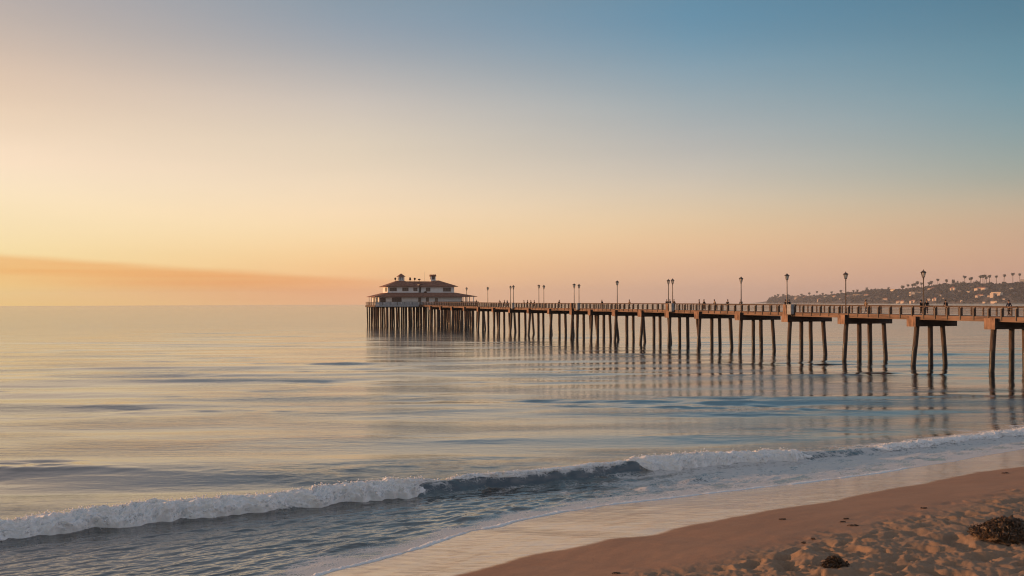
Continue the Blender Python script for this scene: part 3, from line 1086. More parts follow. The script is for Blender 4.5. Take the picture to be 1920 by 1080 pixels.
# ------------------------------------------------------------------ the restaurant on the pier head
def build_restaurant():
    b0 = empty('restaurant', world(0, HEAD_S, HEAD_Z), PIER_RZ)
    tag(b0, 'two-storey white restaurant with brown hipped roofs and two cupolas on the pier head', 'building')
    F = 2.6                                       # front of the ground floor, behind the railing
    wl, wr = -12.2, 15.6
    D = 14.5
    MB().span((wl, F, 0.0), (wr, D, 3.0)).build('ground_floor_wall', M['white_wall'], b0)
    # lower roof: a skirt of shingles from the eaves up to the upper floor
    ux0, ux1, uy0, uy1 = -9.1, 13.8, 4.6, 13.2
    ex0, ex1, ey0, ey1 = -13.9, 20.2, 0.7, 15.5
    ze, zt = 2.80, 4.05
    v = [(ex0, ey0, ze), (ex1, ey0, ze), (ex1, ey1, ze), (ex0, ey1, ze), (ux0, uy0, zt), (ux1, uy0, zt), (ux1, uy1, zt), (ux0, uy1, zt),
         (ex0, ey0, ze - 0.14), (ex1, ey0, ze - 0.14), (ex1, ey1, ze - 0.14), (ex0, ey1, ze - 0.14)]
    f = [(0, 1, 5, 4), (1, 2, 6, 5), (2, 3, 7, 6), (3, 0, 4, 7), (0, 1, 9, 8), (1, 2, 10, 9), (2, 3, 11, 10), (3, 0, 8, 11), (8, 9, 10, 11), (4, 5, 6, 7)]
    r = MB()
    r.add(v, f)
    lower = r.build('lower_roof', M['roof'], b0)
    # shingle course lines along the front slope
    # veranda posts at both ends
    ps = MB()
    for x in (-13.5,):
        for y in (1.0, 5.0, 9.0, 13):
            ps.span((x - 0.1, y - 0.1, 0), (x + 0.1, y + 0.1, 2.7))
    for x in (16.8, 19.0):
        for y in (1.0, 6.0, 11.0):
            ps.span((x - 0.1, y - 0.1, 0), (x + 0.1, y + 0.1, 2.7))
    ps.build('veranda_post', M['trim'], b0)
    # upper floor: two pavilions with a set-back link between
    up = MB()
    lx0, lx1 = -8.9, 1.4
    rx0, rx1 = 2.4, 13.6
    up.span((lx0, 4.8, 3.9), (lx1, 13.0, 6.15))
    up.span((rx0, 5.6, 3.9), (rx1, 13.0, 6.15))
    up.span((lx1 - 0.5, 7.0, 3.9), (rx0 + 0.5, 12.8, 6.12))
    up.build('upper_floor_wall', M['white_wall'], b0)
    MB().span((lx0 - 0.03, 4.77, 4.0), (lx0 + 0.12, 4.92, 6.12)).span((lx1 - 0.12, 4.77, 4.0), (lx1 + 0.03, 4.92, 6.12)) \
        .span((rx1 - 0.12, 5.57, 4.0), (rx1 + 0.03, 5.72, 6.12)).build('corner_board', M['trim'], b0)

    def hip(x0, x1, y0, y1, z0, zt, fx, fy0, fy1, tint=None):
        m = MB()
        cx = (x0 + x1) / 2
        v = [(x0, y0, z0), (x1, y0, z0), (x1, y1, z0), (x0, y1, z0), (cx - fx, fy0, zt), (cx + fx, fy0, zt), (cx + fx, fy1, zt), (cx - fx, fy1, zt),
             (x0, y0, z0 - 0.13), (x1, y0, z0 - 0.13), (x1, y1, z0 - 0.13), (x0, y1, z0 - 0.13)]
        m.add(v, f)
        return m
    lr = hip(lx0 - 1.0, lx1 + 0.75, 3.7, 14.2, 6.12, 8.05, 1.0, 7.8, 10.2).build('left_hip_roof', M['roof'], b0)
    rr_ = hip(rx0 - 0.55, rx1 + 1.1, 4.5, 14.2, 6.14, 8.12, 0.8, 8.2, 10.2).build('right_hip_roof', M['roof'], b0)
    lk = MB()
    yr0, yr1 = 8.2, 12.4
    v = [(-4, yr0 + 0.1, 6.8), (6.5, yr0 + 0.1, 6.8), (6.5, yr1, 6.8), (-4, yr1, 6.8), (-3.2, 9.6, 7.85), (6.2, 9.6, 7.85)]
    lk.add(v, [(0, 1, 5, 4), (2, 3, 4, 5), (1, 2, 5), (3, 0, 4), (3, 2, 1, 0)])
    lk.build('link_roof', M['roof'], b0)

    def window(x0, x1, z0, z1, y, cols, side=False, parent=b0):
        """frame with its pane; side windows sit on the left wall"""
        fr, pn = MB(), MB()
        t = 0.09

        def sp(m, a, c, e, h, d0, d1):
            if side:
                m.span((y - d1, a, e), (y - d0, c, h))
            else:
                m.span((a, y - d1, e), (c, y - d0, h))
        sp(fr, x0 - t, x0, z0 - t, z1 + t, -0.02, 0.07)
        sp(fr, x1, x1 + t, z0 - t, z1 + t, -0.02, 0.07)
        sp(fr, x0, x1, z0 - t, z0, -0.02, 0.068)
        sp(fr, x0, x1, z1, z1 + t, -0.02, 0.068)
        for k in range(1, cols):
            xm = x0 + (x1 - x0) * k / cols
            sp(fr, xm - 0.03, xm + 0.03, z0, z1, -0.02, 0.05)
        sp(pn, x0, x1, z0, z1, -0.02, 0.012)
        o = fr.build('window', M['window_wood'], parent)
        pn.build('pane', M['window_glass'], o)
    z0, z1 = 4.62, 5.62
    for x0, x1, c in ((-8.2, -6.0, 3), (-4.0, -2.1, 3), (-0.3, 0.9, 2)):
        window(x0, x1, z0, z1, 4.8, c)
    window(4.1, 5.4, z0 - 0.1, z1, 5.6, 2)
    window(9.9, 12.4, z0 - 0.1, z1, 5.6, 3)
    window(1.35, 2.05, z0 - 0.2, z1, 7.0, 1)
    window(6.0, 8.6, 4.5, 5.7, lx0, 2, side=True)
    for x0, x1, c in ((-7.9, -4.9, 4), (0.8, 1.6, 2), (3.4, 4.2, 2)):
        window(x0, x1, 1.15, 2.35, F, c)
    window(-11.8, -10.1, 0.9, 2.3, F, 2)
    window(4.5, 7.0, 0.9, 2.4, wl, 2, side=True)
    window(9.0, 12.0, 0.9, 2.4, wl, 2, side=True)
    d = MB().span((6.3, F - 0.06, 0.02), (7.3, F + 0.02, 2.25)).build('door', M['window_wood'], b0)
    MB().span((7.12, F - 0.11, 1.0), (7.18, F - 0.061, 1.15)).build('handle', M['lamp_metal'], d)
    MB().span((wl + 0.02, F - 0.05, 0.0), (wr - 0.02, F + 0.02, 0.22)).build('skirting_board', M['grey_panel'], b0)

    # cupolas
    c = empty('cupola', (-3.6, 8.9, 8.0), 0, b0)
    MB().span((-0.95, -0.95, -0.2), (0.95, 0.95, 0.28)).span((-0.95, -0.95, 0.28), (-0.72, -0.72, 1.2)).span((0.72, -0.95, 0.28), (0.95, -0.72, 1.2)) \
        .span((-0.95, 0.72, 0.28), (-0.72, 0.95, 1.2)).span((0.72, 0.72, 0.28), (0.95, 0.95, 1.2)).span((-0.1, -0.93, 0.28), (0.1, -0.75, 1.2)) \
        .span((-0.95, -0.95, 1.2), (0.95, 0.95, 1.36)).build('cupola_frame', M['trim'], c)
    MB().span((-0.7, -0.7, 0.281), (0.7, 0.7, 1.199)).build('louvre', M['grey_panel'], c)
    MB().add([(-1.3, -1.3, 1.362), (1.3, -1.3, 1.362), (1.3, 1.3, 1.362), (-1.3, 1.3, 1.362), (0, 0, 2.45)], [(0, 1, 4), (1, 2, 4), (2, 3, 4), (3, 0, 4), (3, 2, 1, 0)])
    pr = MB()
    pr.add([(-1.3, -1.3, 1.362), (1.3, -1.3, 1.362), (1.3, 1.3, 1.362), (-1.3, 1.3, 1.362), (0, 0, 2.45)], [(0, 1, 4), (1, 2, 4), (2, 3, 4), (3, 0, 4), (3, 2, 1, 0)])
    pr.build('cupola_roof', M['roof'], c)
    c = empty('cupola', (7.2, 9.0, 8.08), 0, b0)
    MB().span((-0.78, -0.78, -0.2), (0.78, 0.78, 0.35)).span((-0.78, -0.78, 0.35), (-0.5, -0.5, 1.4)).span((0.5, -0.78, 0.35), (0.78, -0.5, 1.4)) \
        .span((-0.78, 0.5, 0.35), (-0.5, 0.78, 1.4)).span((0.5, 0.5, 0.35), (0.78, 0.78, 1.4)).build('cupola_frame', M['trim'], c)
    MB().span((-0.52, -0.52, 0.351), (0.52, 0.52, 1.399)).build('louvre', M['window_glass'], c)
    k = MB().span((-1.0, -1.0, 1.402), (1.0, 1.0, 1.62))
    for a in (-0.75, 0.0, 0.75):
        for e in (-0.75, 0.75):
            k.lathe([(0.16, 0), (0.24, 0.18), (0.1, 0.4), (0.02, 0.55)], 6, (a, e, 1.61))
    k.build('cupola_crown', M['roof'], c)
    # roof vents and aerial dishes
    for x, y, hh, kind in ((-5.6, 8.6, 0.6, 0), (-0.4, 9.6, 0.6, 1), (1.2, 9.6, 0.6, 0), (2.7, 9.6, 0.5, 2)):
        q = MB()
        q.tube((x, y, 7.6), (x, y, 8.0 + hh), 0.07, 0.07, 8)
        if kind == 0:
            q.lathe([(0.16, 0), (0.3, 0.2), (0.26, 0.45), (0.45, 0.55), (0.12, 0.82)], 10, (x, y, 7.95 + hh * 0.5))
        elif kind == 1:
            q.lathe([(0.3, 0), (0.42, 0.3), (0.3, 0.6), (0.36, 0.85), (0.1, 0.95)], 8, (x, y, 7.9 + hh * 0.5))
        else:
            q.lathe([(0.1, 0), (0.5, 0.2), (0.52, 0.28), (0.2, 0.5)], 12, (x, y, 7.95 + hh * 0.5))
        q.build('roof_vent', M['lamp_metal'], b0, smooth=True)
    MB().tube((4.6, 9.6, 7.5), (4.6, 9.6, 11.2), 0.035, 0.015, 6).build('aerial', M['lamp_metal'], b0)
    sv = MB().lathe([(0.5, 0), (0.55, 0.25), (0.2, 0.5)], 10, (3.7, 4.95, 4.0)).build('roof_vent', M['lamp_metal'], b0)


build_restaurant()


# ------------------------------------------------------------------ lamps on the pier
def make_lamp():
    root = empty('street_lamp')
    MB().lathe([(0.19, 0.0), (0.19, 0.10), (0.135, 0.16), (0.125, 0.75), (0.10, 0.85), (0.085, 0.9)], 12).build('base', M['lamp_metal'], root, smooth=False)
    MB().lathe([(0.082, 0.88), (0.062, 4.2), (0.10, 4.22), (0.10, 4.28), (0.055, 4.32), (0.07, 4.42)], 10).build('post', M['lamp_metal'], root, smooth=False)
    ln = MB()
    ln.lathe([(0.10, 4.40), (0.17, 4.44), (0.17, 4.49), (0.10, 4.49)], 6)
    for k in range(6):
        a = k * math.pi / 3
        ln.tube((0.155 * math.cos(a), 0.155 * math.sin(a), 4.47), (0.275 * math.cos(a), 0.275 * math.sin(a), 4.98), 0.022, 0.022, 5)
    lf = ln.build('lantern_frame', M['lamp_metal'], root)
    MB().lathe([(0.135, 4.495), (0.25, 4.965)], 6).build('lantern_glass', M['lantern_glass'], lf)
    MB().lathe([(0.32, 4.97), (0.37, 5.0), (0.34, 5.06), (0.16, 5.16), (0.12, 5.22), (0.05, 5.24), (0.035, 5.33), (0.005, 5.38)], 6).build('lamp_cap', M['lamp_metal'], root)
    return root


lamp0 = make_lamp()
near_px = [1731.6, 1585.9, 1475.8, 1389.7, 1261.2, 1157.4, 1076.6, 1010.5, 962.8, 914.7, 875]
far_px = [1253.4, 1085.7, 1019.8, 957.4]
tn, tf = T_NEAR + 0.45, T_FAR - 0.35
near_lab = ['tallest-looking bronze lamp post behind two people at the right of the pier',
            'bronze lamp post on the near railing, second from the right',
            'bronze lamp post beside the tall concrete end block and grey cabinet',
            'lone bronze lamp post between the cabinet block and the close lamp pair',
            'taller lamp of the close pair above the dark cabinet at mid pier',
            'lone lamp post left of the close pair, sixth near lamp from the right',
            'thicker lamp of the pair beside the pale cabinet further out',
            'left lamp of the pair just right of the row of strolling people',
            'right lamp of the farthest pair, before the restaurant',
            'lone lamp post standing just right of the restaurant roof tip',
            'farthest lamp post, in front of the right end of the restaurant roof']
far_lab = ['shorter lamp of the close pair above the dark cabinet, on the far railing',
           'thinner lamp of the pair beside the pale cabinet, on the far railing',
           'right lamp of the pair just right of the row of strolling people, far railing',
           'left lamp of the farthest pair, on the far railing']
lamps = [(px, tn, lb) for px, lb in zip(near_px, near_lab)] + [(px, tf, lb) for px, lb in zip(far_px, far_lab)]
for i, (px, t, lb) in enumerate(lamps):
    s = s_at(px, t)
    o = lamp0 if i == 0 else copy_tree(lamp0)
    o.location = world(t, s, deck_z(s))
    o.rotation_euler = (0, 0, PIER_RZ + 0.3 * i)
    o.scale = (0.98, 0.98, 0.975 + 0.02 * (i % 3))
    tag(o, lb, 'lamp', 'lamp posts along the pier')


# grey cabinets hung on the outside of the near railing
def make_cabinet():
    root = empty('utility_cabinet')
    MB().box((0, 0, 0.62), (0.46, 1.05, 1.3)).build('cabinet_body', M['cabinet'], root, bevel=0.03)
    MB().box((-0.24, 0, 0.62), (0.02, 0.9, 1.1)).box((0.02, -0.535, 0.62), (0.36, 0.02, 1.1)).build('cabinet_door', M['cabinet'], root)
    MB().box((0, 0, 1.30), (0.56, 1.15, 0.06)).build('cabinet_lid', M['cabinet'], root)
    MB().box((0, 0, -0.07), (0.5, 1.1, 0.08)).box((0.05, 0.4, -0.19), (0.3, 0.08, 0.18)).box((0.05, -0.4, -0.19), (0.3, 0.08, 0.18)).build('bracket', M['post_metal'], root)
    return root


cab0 = make_cabinet()
for i, (px, lb) in enumerate(((1482, 'pale grey utility cabinet right of the tall concrete end block at the railing'),
                              (1259, 'grey utility cabinet under the close pair of lamps at mid pier'),
                              (1083, 'pale blue grey utility cabinet beside the seventh lamp from the right'),
                              (961, 'small dark grey utility cabinet under the farthest pair of lamps'))):
    s = s_at(px, 0.15)
    o = cab0 if i == 0 else copy_tree(cab0)
    o.location = world(0.15, s, deck_z(s) - 0.22)
    o.rotation_euler = (0, 0, PIER_RZ)
    tag(o, lb, 'cabinet', 'utility cabinets on the pier railing')


# ------------------------------------------------------------------ people on the pier
def skinned(name, joints, edges, mat, parent=None, sub=2):
    me = bpy.data.meshes.new(name)
    me.from_pydata([j[0] for j in joints], edges, [])
    o = bpy.data.objects.new(name, me)
    COL.objects.link(o)
    o.modifiers.new('skin', 'SKIN')
    if not len(me.skin_vertices):
        bm = bmesh.new()
        bm.from_mesh(me)
        bm.verts.layers.skin.verify()
        bm.to_mesh(me)
        bm.free()
    for k, j in enumerate(joints):
        r = j[1] if isinstance(j[1], tuple) else (j[1], j[1])
        me.skin_vertices[0].data[k].radius = r
    me.skin_vertices[0].data[0].use_root = True
    sb = o.modifiers.new('sub', 'SUBSURF')
    sb.levels = sb.render_levels = sub
    dg = bpy.context.evaluated_depsgraph_get()
    dg.update()
    fin = bpy.data.meshes.new_from_object(o.evaluated_get(dg))
    fin.name = name
    o.modifiers.clear()
    o.data = fin
    bpy.data.meshes.remove(me)
    fin.materials.clear()
    fin.materials.append(mat)
    fin.polygons.foreach_set('use_smooth', [True] * len(fin.polygons))
    if parent:
        o.parent = parent
    return o


M['skin'] = principled('skin', (0.42, 0.25, 0.17), 0.6, 0.4)
M['hair'] = principled('dark_hair', (0.025, 0.018, 0.014), 0.6, 0.4)
M['hat'] = principled('straw_hat', (0.36, 0.27, 0.17), 0.8, 0.3)
CL = {'black': (0.018, 0.018, 0.02), 'navy': (0.03, 0.04, 0.07), 'grey': (0.14, 0.14, 0.15), 'brown': (0.10, 0.06, 0.045), 'tan': (0.30, 0.22, 0.15), 'red': (0.22, 0.06, 0.05),
      'white': (0.6, 0.58, 0.55)}
for k, c in CL.items():
    M['cloth_' + k] = principled('cloth_' + k, c, 0.85, 0.2, 0.2, 6)


def person(pose, top, bottom, label, loc, rz, hat=False, scale=1.0):
    """facing +y; pose: stand, walk, lean, ride"""
    root = empty('person', loc, rz)
    root.scale = (scale,) * 3
    st = {'stand': 0.04, 'walk': 0.24, 'lean': 0.06}[pose]
    fw = 0.18 if pose == 'lean' else 0.02
    hip, chest, neck = (0, 0, 0.92), (0, 0.02 + fw * 0.6, 1.28), (0, 0.02 + fw, 1.48)
    headb, headt = (0, 0.045 + fw * 1.15, 1.56), (0, 0.05 + fw * 1.2, 1.69)
    kn = [(-0.10, 0.10 if pose == 'walk' else 0.03, 0.49), (0.10, 0.04, 0.49)]
    an = [(-0.10, st, 0.08), (0.11, -st, 0.09)]
    toe = [(-0.12, st + 0.16, 0.035), (0.13, -st + 0.16, 0.035)]
    sh = [(-0.19, 0.02 + fw * 0.9, 1.41), (0.19, 0.02 + fw * 0.9, 1.41)]
    if pose == 'lean':
        el = [(-0.24, 0.22, 1.14), (0.24, 0.22, 1.14)]
        ha = [(-0.14, 0.45, 1.10), (0.14, 0.45, 1.10)]
    elif pose == 'walk':
        el = [(-0.25, -0.10, 1.14), (0.25, 0.10, 1.14)]
        ha = [(-0.24, -0.04, 0.90), (0.24, 0.26, 0.93)]
    else:
        el = [(-0.25, -0.03, 1.13), (0.25, -0.03, 1.13)]
        ha = [(-0.24, 0.06, 0.87), (0.24, 0.06, 0.87)]
    J = [(hip, (0.15, 0.10)), (chest, (0.16, 0.11)), (neck, 0.055), (headb, (0.075, 0.085)), (headt, (0.075, 0.09)), ((0, 0.135 + fw * 1.15, 1.575), 0.022)]
    E = [(0, 1), (1, 2), (2, 3), (3, 4), (3, 5)]
    for i in (0, 1):
        n = len(J)
        hx = (-0.09 if i == 0 else 0.09, 0, 0.84)
        J += [(hx, 0.085), (kn[i], 0.058), (an[i], 0.042), (toe[i], 0.035), (sh[i], 0.055), (el[i], 0.042), (ha[i], 0.032)]
        E += [(0, n), (n, n + 1), (n + 1, n + 2), (n + 2, n + 3), (1, n + 4), (n + 4, n + 5), (n + 5, n + 6)]
        dv = Vector(ha[i]) - Vector(el[i])
        dv.normalize()
        for fgr in range(4):
            a = Vector(ha[i]) + dv * 0.06 + Vector((0, (fgr - 1.5) * 0.018, 0))
            b = a + dv * (0.07 - 0.01 * abs(fgr - 1.5)) + Vector((0, 0.01, 0))
            m = len(J)
            J += [(tuple(a), 0.009), (tuple(b), 0.008)]
            E += [(n + 6, m), (m, m + 1)]
        m = len(J)
        th = Vector(ha[i]) + dv * 0.03 + Vector((0, 0.045, 0.0))
        J += [(tuple(th), 0.010)]
        E += [(n + 6, m)]
    skinned('body', J, E, M['skin'], root)
    J = [(hip, (0.165, 0.115)), ((0, 0.01 + fw * 0.3, 1.1), (0.15, 0.11)), (chest, (0.175, 0.125)), ((neck[0], neck[1], 1.43), 0.085)]
    E = [(0, 1), (1, 2), (2, 3)]
    for i in (0, 1):
        n = len(J)
        ew = Vector(el[i]).lerp(Vector(ha[i]), 0.75)
        J += [(sh[i], 0.07), (el[i], 0.056), (tuple(ew), 0.045)]
        E += [(2, n), (n, n + 1), (n + 1, n + 2)]
    skinned('jacket', J, E, M['cloth_' + top], root)
    J = [((0, 0, 0.95), (0.155, 0.108))]
    E = []
    for i in (0, 1):
        n = len(J)
        hx = (-0.09 if i == 0 else 0.09, 0, 0.82)
        J += [(hx, 0.10), (kn[i], 0.072), ((an[i][0], an[i][1], 0.13), 0.06)]
        E += [(0, n), (n, n + 1), (n + 1, n + 2)]
    skinned('trousers', J, E, M['cloth_' + bottom], root)
    hc = Vector((0, 0.035 + fw * 1.2, 1.665))
    hm = MB().lathe([(0.06, -0.10), (0.098, -0.04), (0.104, 0.03), (0.085, 0.085), (0.03, 0.115)], 12, (hc.x, hc.y - 0.015, hc.z))
    hm.build('hair', M['hair'], root, smooth=True)
    if hat:
        MB().lathe([(0.21, 0.04), (0.21, 0.055), (0.11, 0.06), (0.10, 0.15), (0.02, 0.165)], 14, tuple(hc)).build('hat', M['hat'], root, smooth=True)
    tag(root, label, 'person', 'people on the pier')
    return root


PEOPLE = [
    (1727.5, 4.4, 'stand', 'black', 'black', 0.4, 'person in dark clothes, left of the two standing at the rightmost lamp'),
    (1737.5, 4.6, 'stand', 'black', 'navy', 2.6, 'person in dark clothes, right of the two standing at the rightmost lamp'),
    (1624, 3.6, 'walk', 'tan', 'grey', 1.4, 'person in light clothes and a hat walking right of the second lamp'),
    (1775.6, 4.75, 'lean', 'black', 'black', 0.0, 'person in dark clothes at the far railing right of the rightmost lamp'),
    (1892, 4.5, 'walk', 'navy', 'black', 1.6, 'person in dark jacket at the right edge of the picture on the pier'),
    (1473.5, 3.9, 'stand', 'brown', 'black', 0.2, 'person half hidden behind the tall concrete end block of the pier'),
    (1481, 4.5, 'lean', 'black', 'brown', 0.0, 'person just right of the third lamp, behind the pale grey cabinet'),
    (1390.6, 4.7, 'lean', 'black', 'navy', 0.0, 'person standing against the foot of the fourth lamp from the right'),
    (1364, 3.0, 'walk', 'black', 'black', -1.5, 'person in black walking alone left of the fourth lamp'),
    (1320.5, 2.2, 'walk', 'black', 'brown', 1.5, 'person in black walking, right of the two strollers at mid pier'),
    (1311.5, 4.2, 'stand', 'brown', 'navy', 1.2, 'person in brown, left of the two strollers at mid pier'),
    (1342, 1.6, 'lean', 'tan', 'black', 1.6, 'small stooping person just right of the two strollers at mid pier'),
    (1250.5, 4.5, 'stand', 'black', 'black', 0.0, 'person left of the close lamp pair, over the dark cabinet'),
    (1257.8, 4.7, 'lean', 'black', 'brown', 0.3, 'person between the two lamps of the close pair at mid pier'),
    (1264, 4.4, 'stand', 'brown', 'black', 2.0, 'person right of the close lamp pair, over the dark cabinet'),
    (1180.5, 4.0, 'walk', 'tan', 'grey', 1.5, 'person in light clothes between the close lamp pair and the lone lamp'),
    (1129, 4.3, 'stand', 'black', 'brown', 0.5, 'person in dark clothes just left of the lone lamp at mid pier'),
    (1048.2, 4.3, 'walk', 'black', 'black', -1.4, 'person alone between the two outer lamp pairs'),
    (1002, 3.5, 'walk', 'brown', 'black', 1.4, 'rightmost of the four strolling in a row far out on the pier'),
    (995.7, 3.6, 'walk', 'black', 'navy', 1.5, 'second from right of the four strolling in a row far out'),
    (989.3, 3.4, 'walk', 'black', 'black', 1.5, 'third from right of the four strolling in a row far out'),
    (982.7, 3.3, 'stand', 'brown', 'black', 1.0, 'leftmost of the four strolling in a row far out on the pier'),
    (951.2, 4.2, 'stand', 'grey', 'black', 0.6, 'person just left of the farthest lamp pair on the pier'),
    (946, 3.6, 'walk', 'black', 'black', 1.4, 'tallest person left of the farthest lamp pair on the pier'),
    (937.5, 4.2, 'lean', 'tan', 'navy', 0.0, 'person between the farthest lamp pair and the lone lamp by the restaurant'),
    (893, 4.0, 'walk', 'black', 'black', -1.5, 'person just right of the restaurant veranda'),
    (866, 3.4, 'stand', 'brown', 'black', 0.5, 'person in front of the right end of the restaurant, nearest its door'),
]
for px, t, pose, top, bot, rz, lb in PEOPLE:
    s = s_at(px, t)
    person(pose, top, bot, lb, world(t, s, deck_z(s)), PIER_RZ + rz, hat='a hat' in lb)


# ------------------------------------------------------------------ headland across the bay
HD = 6000.0


def HDF(px):
    """the coast runs away from us towards its tip at the left"""
    return np.interp(px, [1405, 1436, 1560, 1720, 1920, 2200], [11500, 11000, 8400, 6800, 5800, 5200])

RIDGE_PX = [1436, 1448, 1470, 1498, 1540, 1576, 1606, 1628, 1650, 1690, 1732, 1759, 1785, 1836, 1876, 1920, 1980, 2060, 2200]
RIDGE_PY = [567.5, 559, 555.5, 554.5, 553.5, 549.5, 547, 543.5, 542.5, 541.5, 537, 533, 530.5, 529.5, 531, 528.5, 524, 527, 545]


def base_px(px):
    return 573.0 - 0.0036 * px


def ridge_h(px):
    py = np.interp(px, RIDGE_PX, RIDGE_PY)
    return (base_px(px) - py) * (HDF(px) + 700) / FPX + CAM_Z - 2.6 * (HDF(px) + 700) / FPX * np.clip((px - 1440) / 60, 0, 1)


def head_z(px, q):
    """height on the headland: q runs from the shore (0) to the ridge (1) and down behind"""
    prof = np.interp(q, [0, 0.02, 0.10, 0.35, 0.7, 1.0, 1.35], [-1.0, 0.05, 0.20, 0.46, 0.80, 1.0, 0.5])
    n = 1 + 0.14 * fbm(px * 0.04, q * 3.0, 4, 300) * np.clip(q, 0.1, 1) * (1.35 - np.clip(q, 0, 1.3))
    return np.where(prof < 0, -2.0, ridge_h(px) * prof * n)


DEPTH = 900.0


def head_point(px, q):
    d = float(HDF(px)) + q * DEPTH
    x = (px - 960) / FPX * d
    z = head_z(np.array(px, float), np.array(q, float))
    return x, d, float(z)


def build_headland():
    m = bpy.data.materials.new('scrub_hillside')
    m.use_nodes = True
    g = NT(m.node_tree)
    b = g.n['Principled BSDF']
    co = g.new('ShaderNodeNewGeometry').outputs['Position']
    n = g.noise(co, 0.012, 6, 0.65)
    n2 = g.noise(co, 0.05, 4, 0.6)
    c = g.mix(g.step(n, 0.35, 0.65), (0.042, 0.042, 0.030), (0.11, 0.082, 0.062))
    g.put(b.inputs['Base Color'], g.mix(g.step(n2, 0.5, 0.75), c, (0.05, 0.05, 0.032)))
    b.inputs['Roughness'].default_value = 0.95
    g.put(b.inputs['Normal'], g.bump(n2, 0.8, 8.0))
    pxs = np.concatenate([np.linspace(1436, 1940, 260), np.linspace(1945, 2200, 40)])
    q = np.concatenate([np.linspace(0, 1, 46), np.linspace(1.06, 1.35, 6)])
    pp, qq = np.meshgrid(pxs, q, indexing='ij')
    d = HDF(pp) + qq * DEPTH
    x = (pp - 960) / FPX * d
    z = head_z(pp, qq)
    vs = np.stack([x, d, z], -1).reshape(-1, 3)
    o = mesh_np('hillside', vs, grid_faces(len(pxs), len(q)), m, True)
    tag(o, kind='structure')
    # a fainter, farther ridge behind the tip
    D2 = 17000.0
    pxs = np.linspace(1405, 1640, 60)
    py = np.interp(pxs, [1405, 1420, 1450, 1480, 1520, 1580, 1640], [567.8, 566.5, 562, 558, 556, 556, 562])
    rows = []
    for q2, kk in ((0, -0.1), (0.06, 0.35), (0.5, 0.75), (1, 1.0), (1.6, 0.4)):
        dd = D2 + q2 * 1200
        hh = (base_px(pxs) - py) * D2 / FPX * kk
        hh = hh * (1 + 0.1 * gnoise(pxs * 0.08, pxs * 0 + q2 * 5, 310))
        rows.append(np.stack([(pxs - 960) / FPX * dd, dd + 0 * pxs, hh], -1))
    vs = np.concatenate(rows)
    o = mesh_np('far_ridge', vs, grid_faces(5, 60)[:, ::-1], m, True)
    tag(o, kind='structure')
    # scrub and massed trees that cover the slope: nobody could count them
    lm = principled('hillside_leaves', (0.036, 0.036, 0.027), 0.9, 0.1, 0.55, 0.02)
    ico = bmesh.new()
    bmesh.ops.create_icosphere(ico, subdivisions=2, radius=1.0)
    bv = np.array([v.co[:] for v in ico.verts])
    bf = np.array([[v.index for v in f.verts] for f in ico.faces])
    ico.free()
    V, Fc = [], []
    rg = np.random.default_rng(21)
    cnt = 0
    n = 6000
    for k in range(n):
        px = 1440 + 500 * rg.random() ** 0.85
        qv = rg.random()
        if k > n - 750:
            qv = 0.93 + 0.1 * rg.random()
        dens = float(fbm(np.array(px * 0.05), np.array(qv * 4), 3, 320))
        if dens < -0.32 and qv < 0.9:
            continue
        x, d, z = head_point(px, qv)
        r = rg.uniform(2.8, 6.2) * d / 6400 * (1.5 if rg.random() < 0.18 else 1.0) * (0.75 if qv < 0.15 else 1.0)
        p = bv * (r * rg.uniform(0.85, 1.25), r, r * rg.uniform(0.7, 1.2))
        p = p * (1 + 0.35 * rg.standard_normal((len(bv), 1)) * 0.6)
        V.append(p + (x, d, z + r * 0.5))
        Fc.append(bf + cnt)
        cnt += len(bv)
    o = mesh_np('hillside_vegetation', np.concatenate(V), np.concatenate(Fc), lm, False)
    tag(o, 'massed dark scrub and trees covering the headland across the bay', 'vegetation', kind='stuff')


build_headland()


def ground_for(px, py):
    """place on the headland whose ground is seen at that spot"""
    qs = np.linspace(0.02, 1.0, 200)
    z = head_z(np.full_like(qs, px), qs)
    d = HDF(px) + qs * DEPTH
    py_s = base_px(px) - (z - CAM_Z) / d * FPX
    i = int(np.argmin(np.abs(py_s - py)))
    return qs[i]


# palms on the skyline -------------------------------------------------------------
def palm_meshes(seed):
    rg = random.Random(seed)
    tr = MB()
    k = 7
    bend = rg.uniform(-0.05, 0.05)
    pts = [Vector((bend * (q / k) ** 2 * 1.0, 0, q / k)) for q in range(k + 1)]
    for i in range(k):
        tr.tube((pts[i].x, 0, pts[i].z), (pts[i + 1].x, 0, pts[i + 1].z), 0.024 - 0.0012 * i, 0.0228 - 0.0012 * i, 7, False)
    top = pts[-1]
    cr = MB()
    n = 64
    for i in range(n):
        az = 2 * math.pi * i / n * 2.4 + rg.uniform(-0.2, 0.2)
        lift = rg.uniform(-0.9, 1.15)
        L = rg.uniform(0.13, 0.19)
        prev = Vector((top.x, 0, 1.0))
        w = 0.045
        for q in range(1, 5):
            f = q / 4
            el = lift - f * f * 1.5
            dirv = Vector((math.cos(az) * math.cos(el), math.sin(az) * math.cos(el), math.sin(el)))
            nx = prev + dirv * (L / 4)
            side = Vector((-math.sin(az), math.cos(az), 0)) * (w * (1 - f * 0.6))
            cr.add([prev - side, prev + side, nx + side * 0.8 - Vector((0, 0, 0.012)), nx - side * 0.8 - Vector((0, 0, 0.012))], [(0, 1, 2, 3)])
            prev = nx
    # skirt of dead fronds
    cr.lathe([(0.03, 0.90), (0.055, 0.94), (0.06, 1.0), (0.03, 1.04)], 7, (top.x, 0, 0))
    return tr, cr


palm_src = []
for k in range(4):
    t_, c_ = palm_meshes(30 + k)
    root = empty('palm_tree')
    t_.build('trunk', M['trunk'], root, smooth=True)
    c_.build('crown', M['palm_leaf'], root)
    palm_src.append(root)


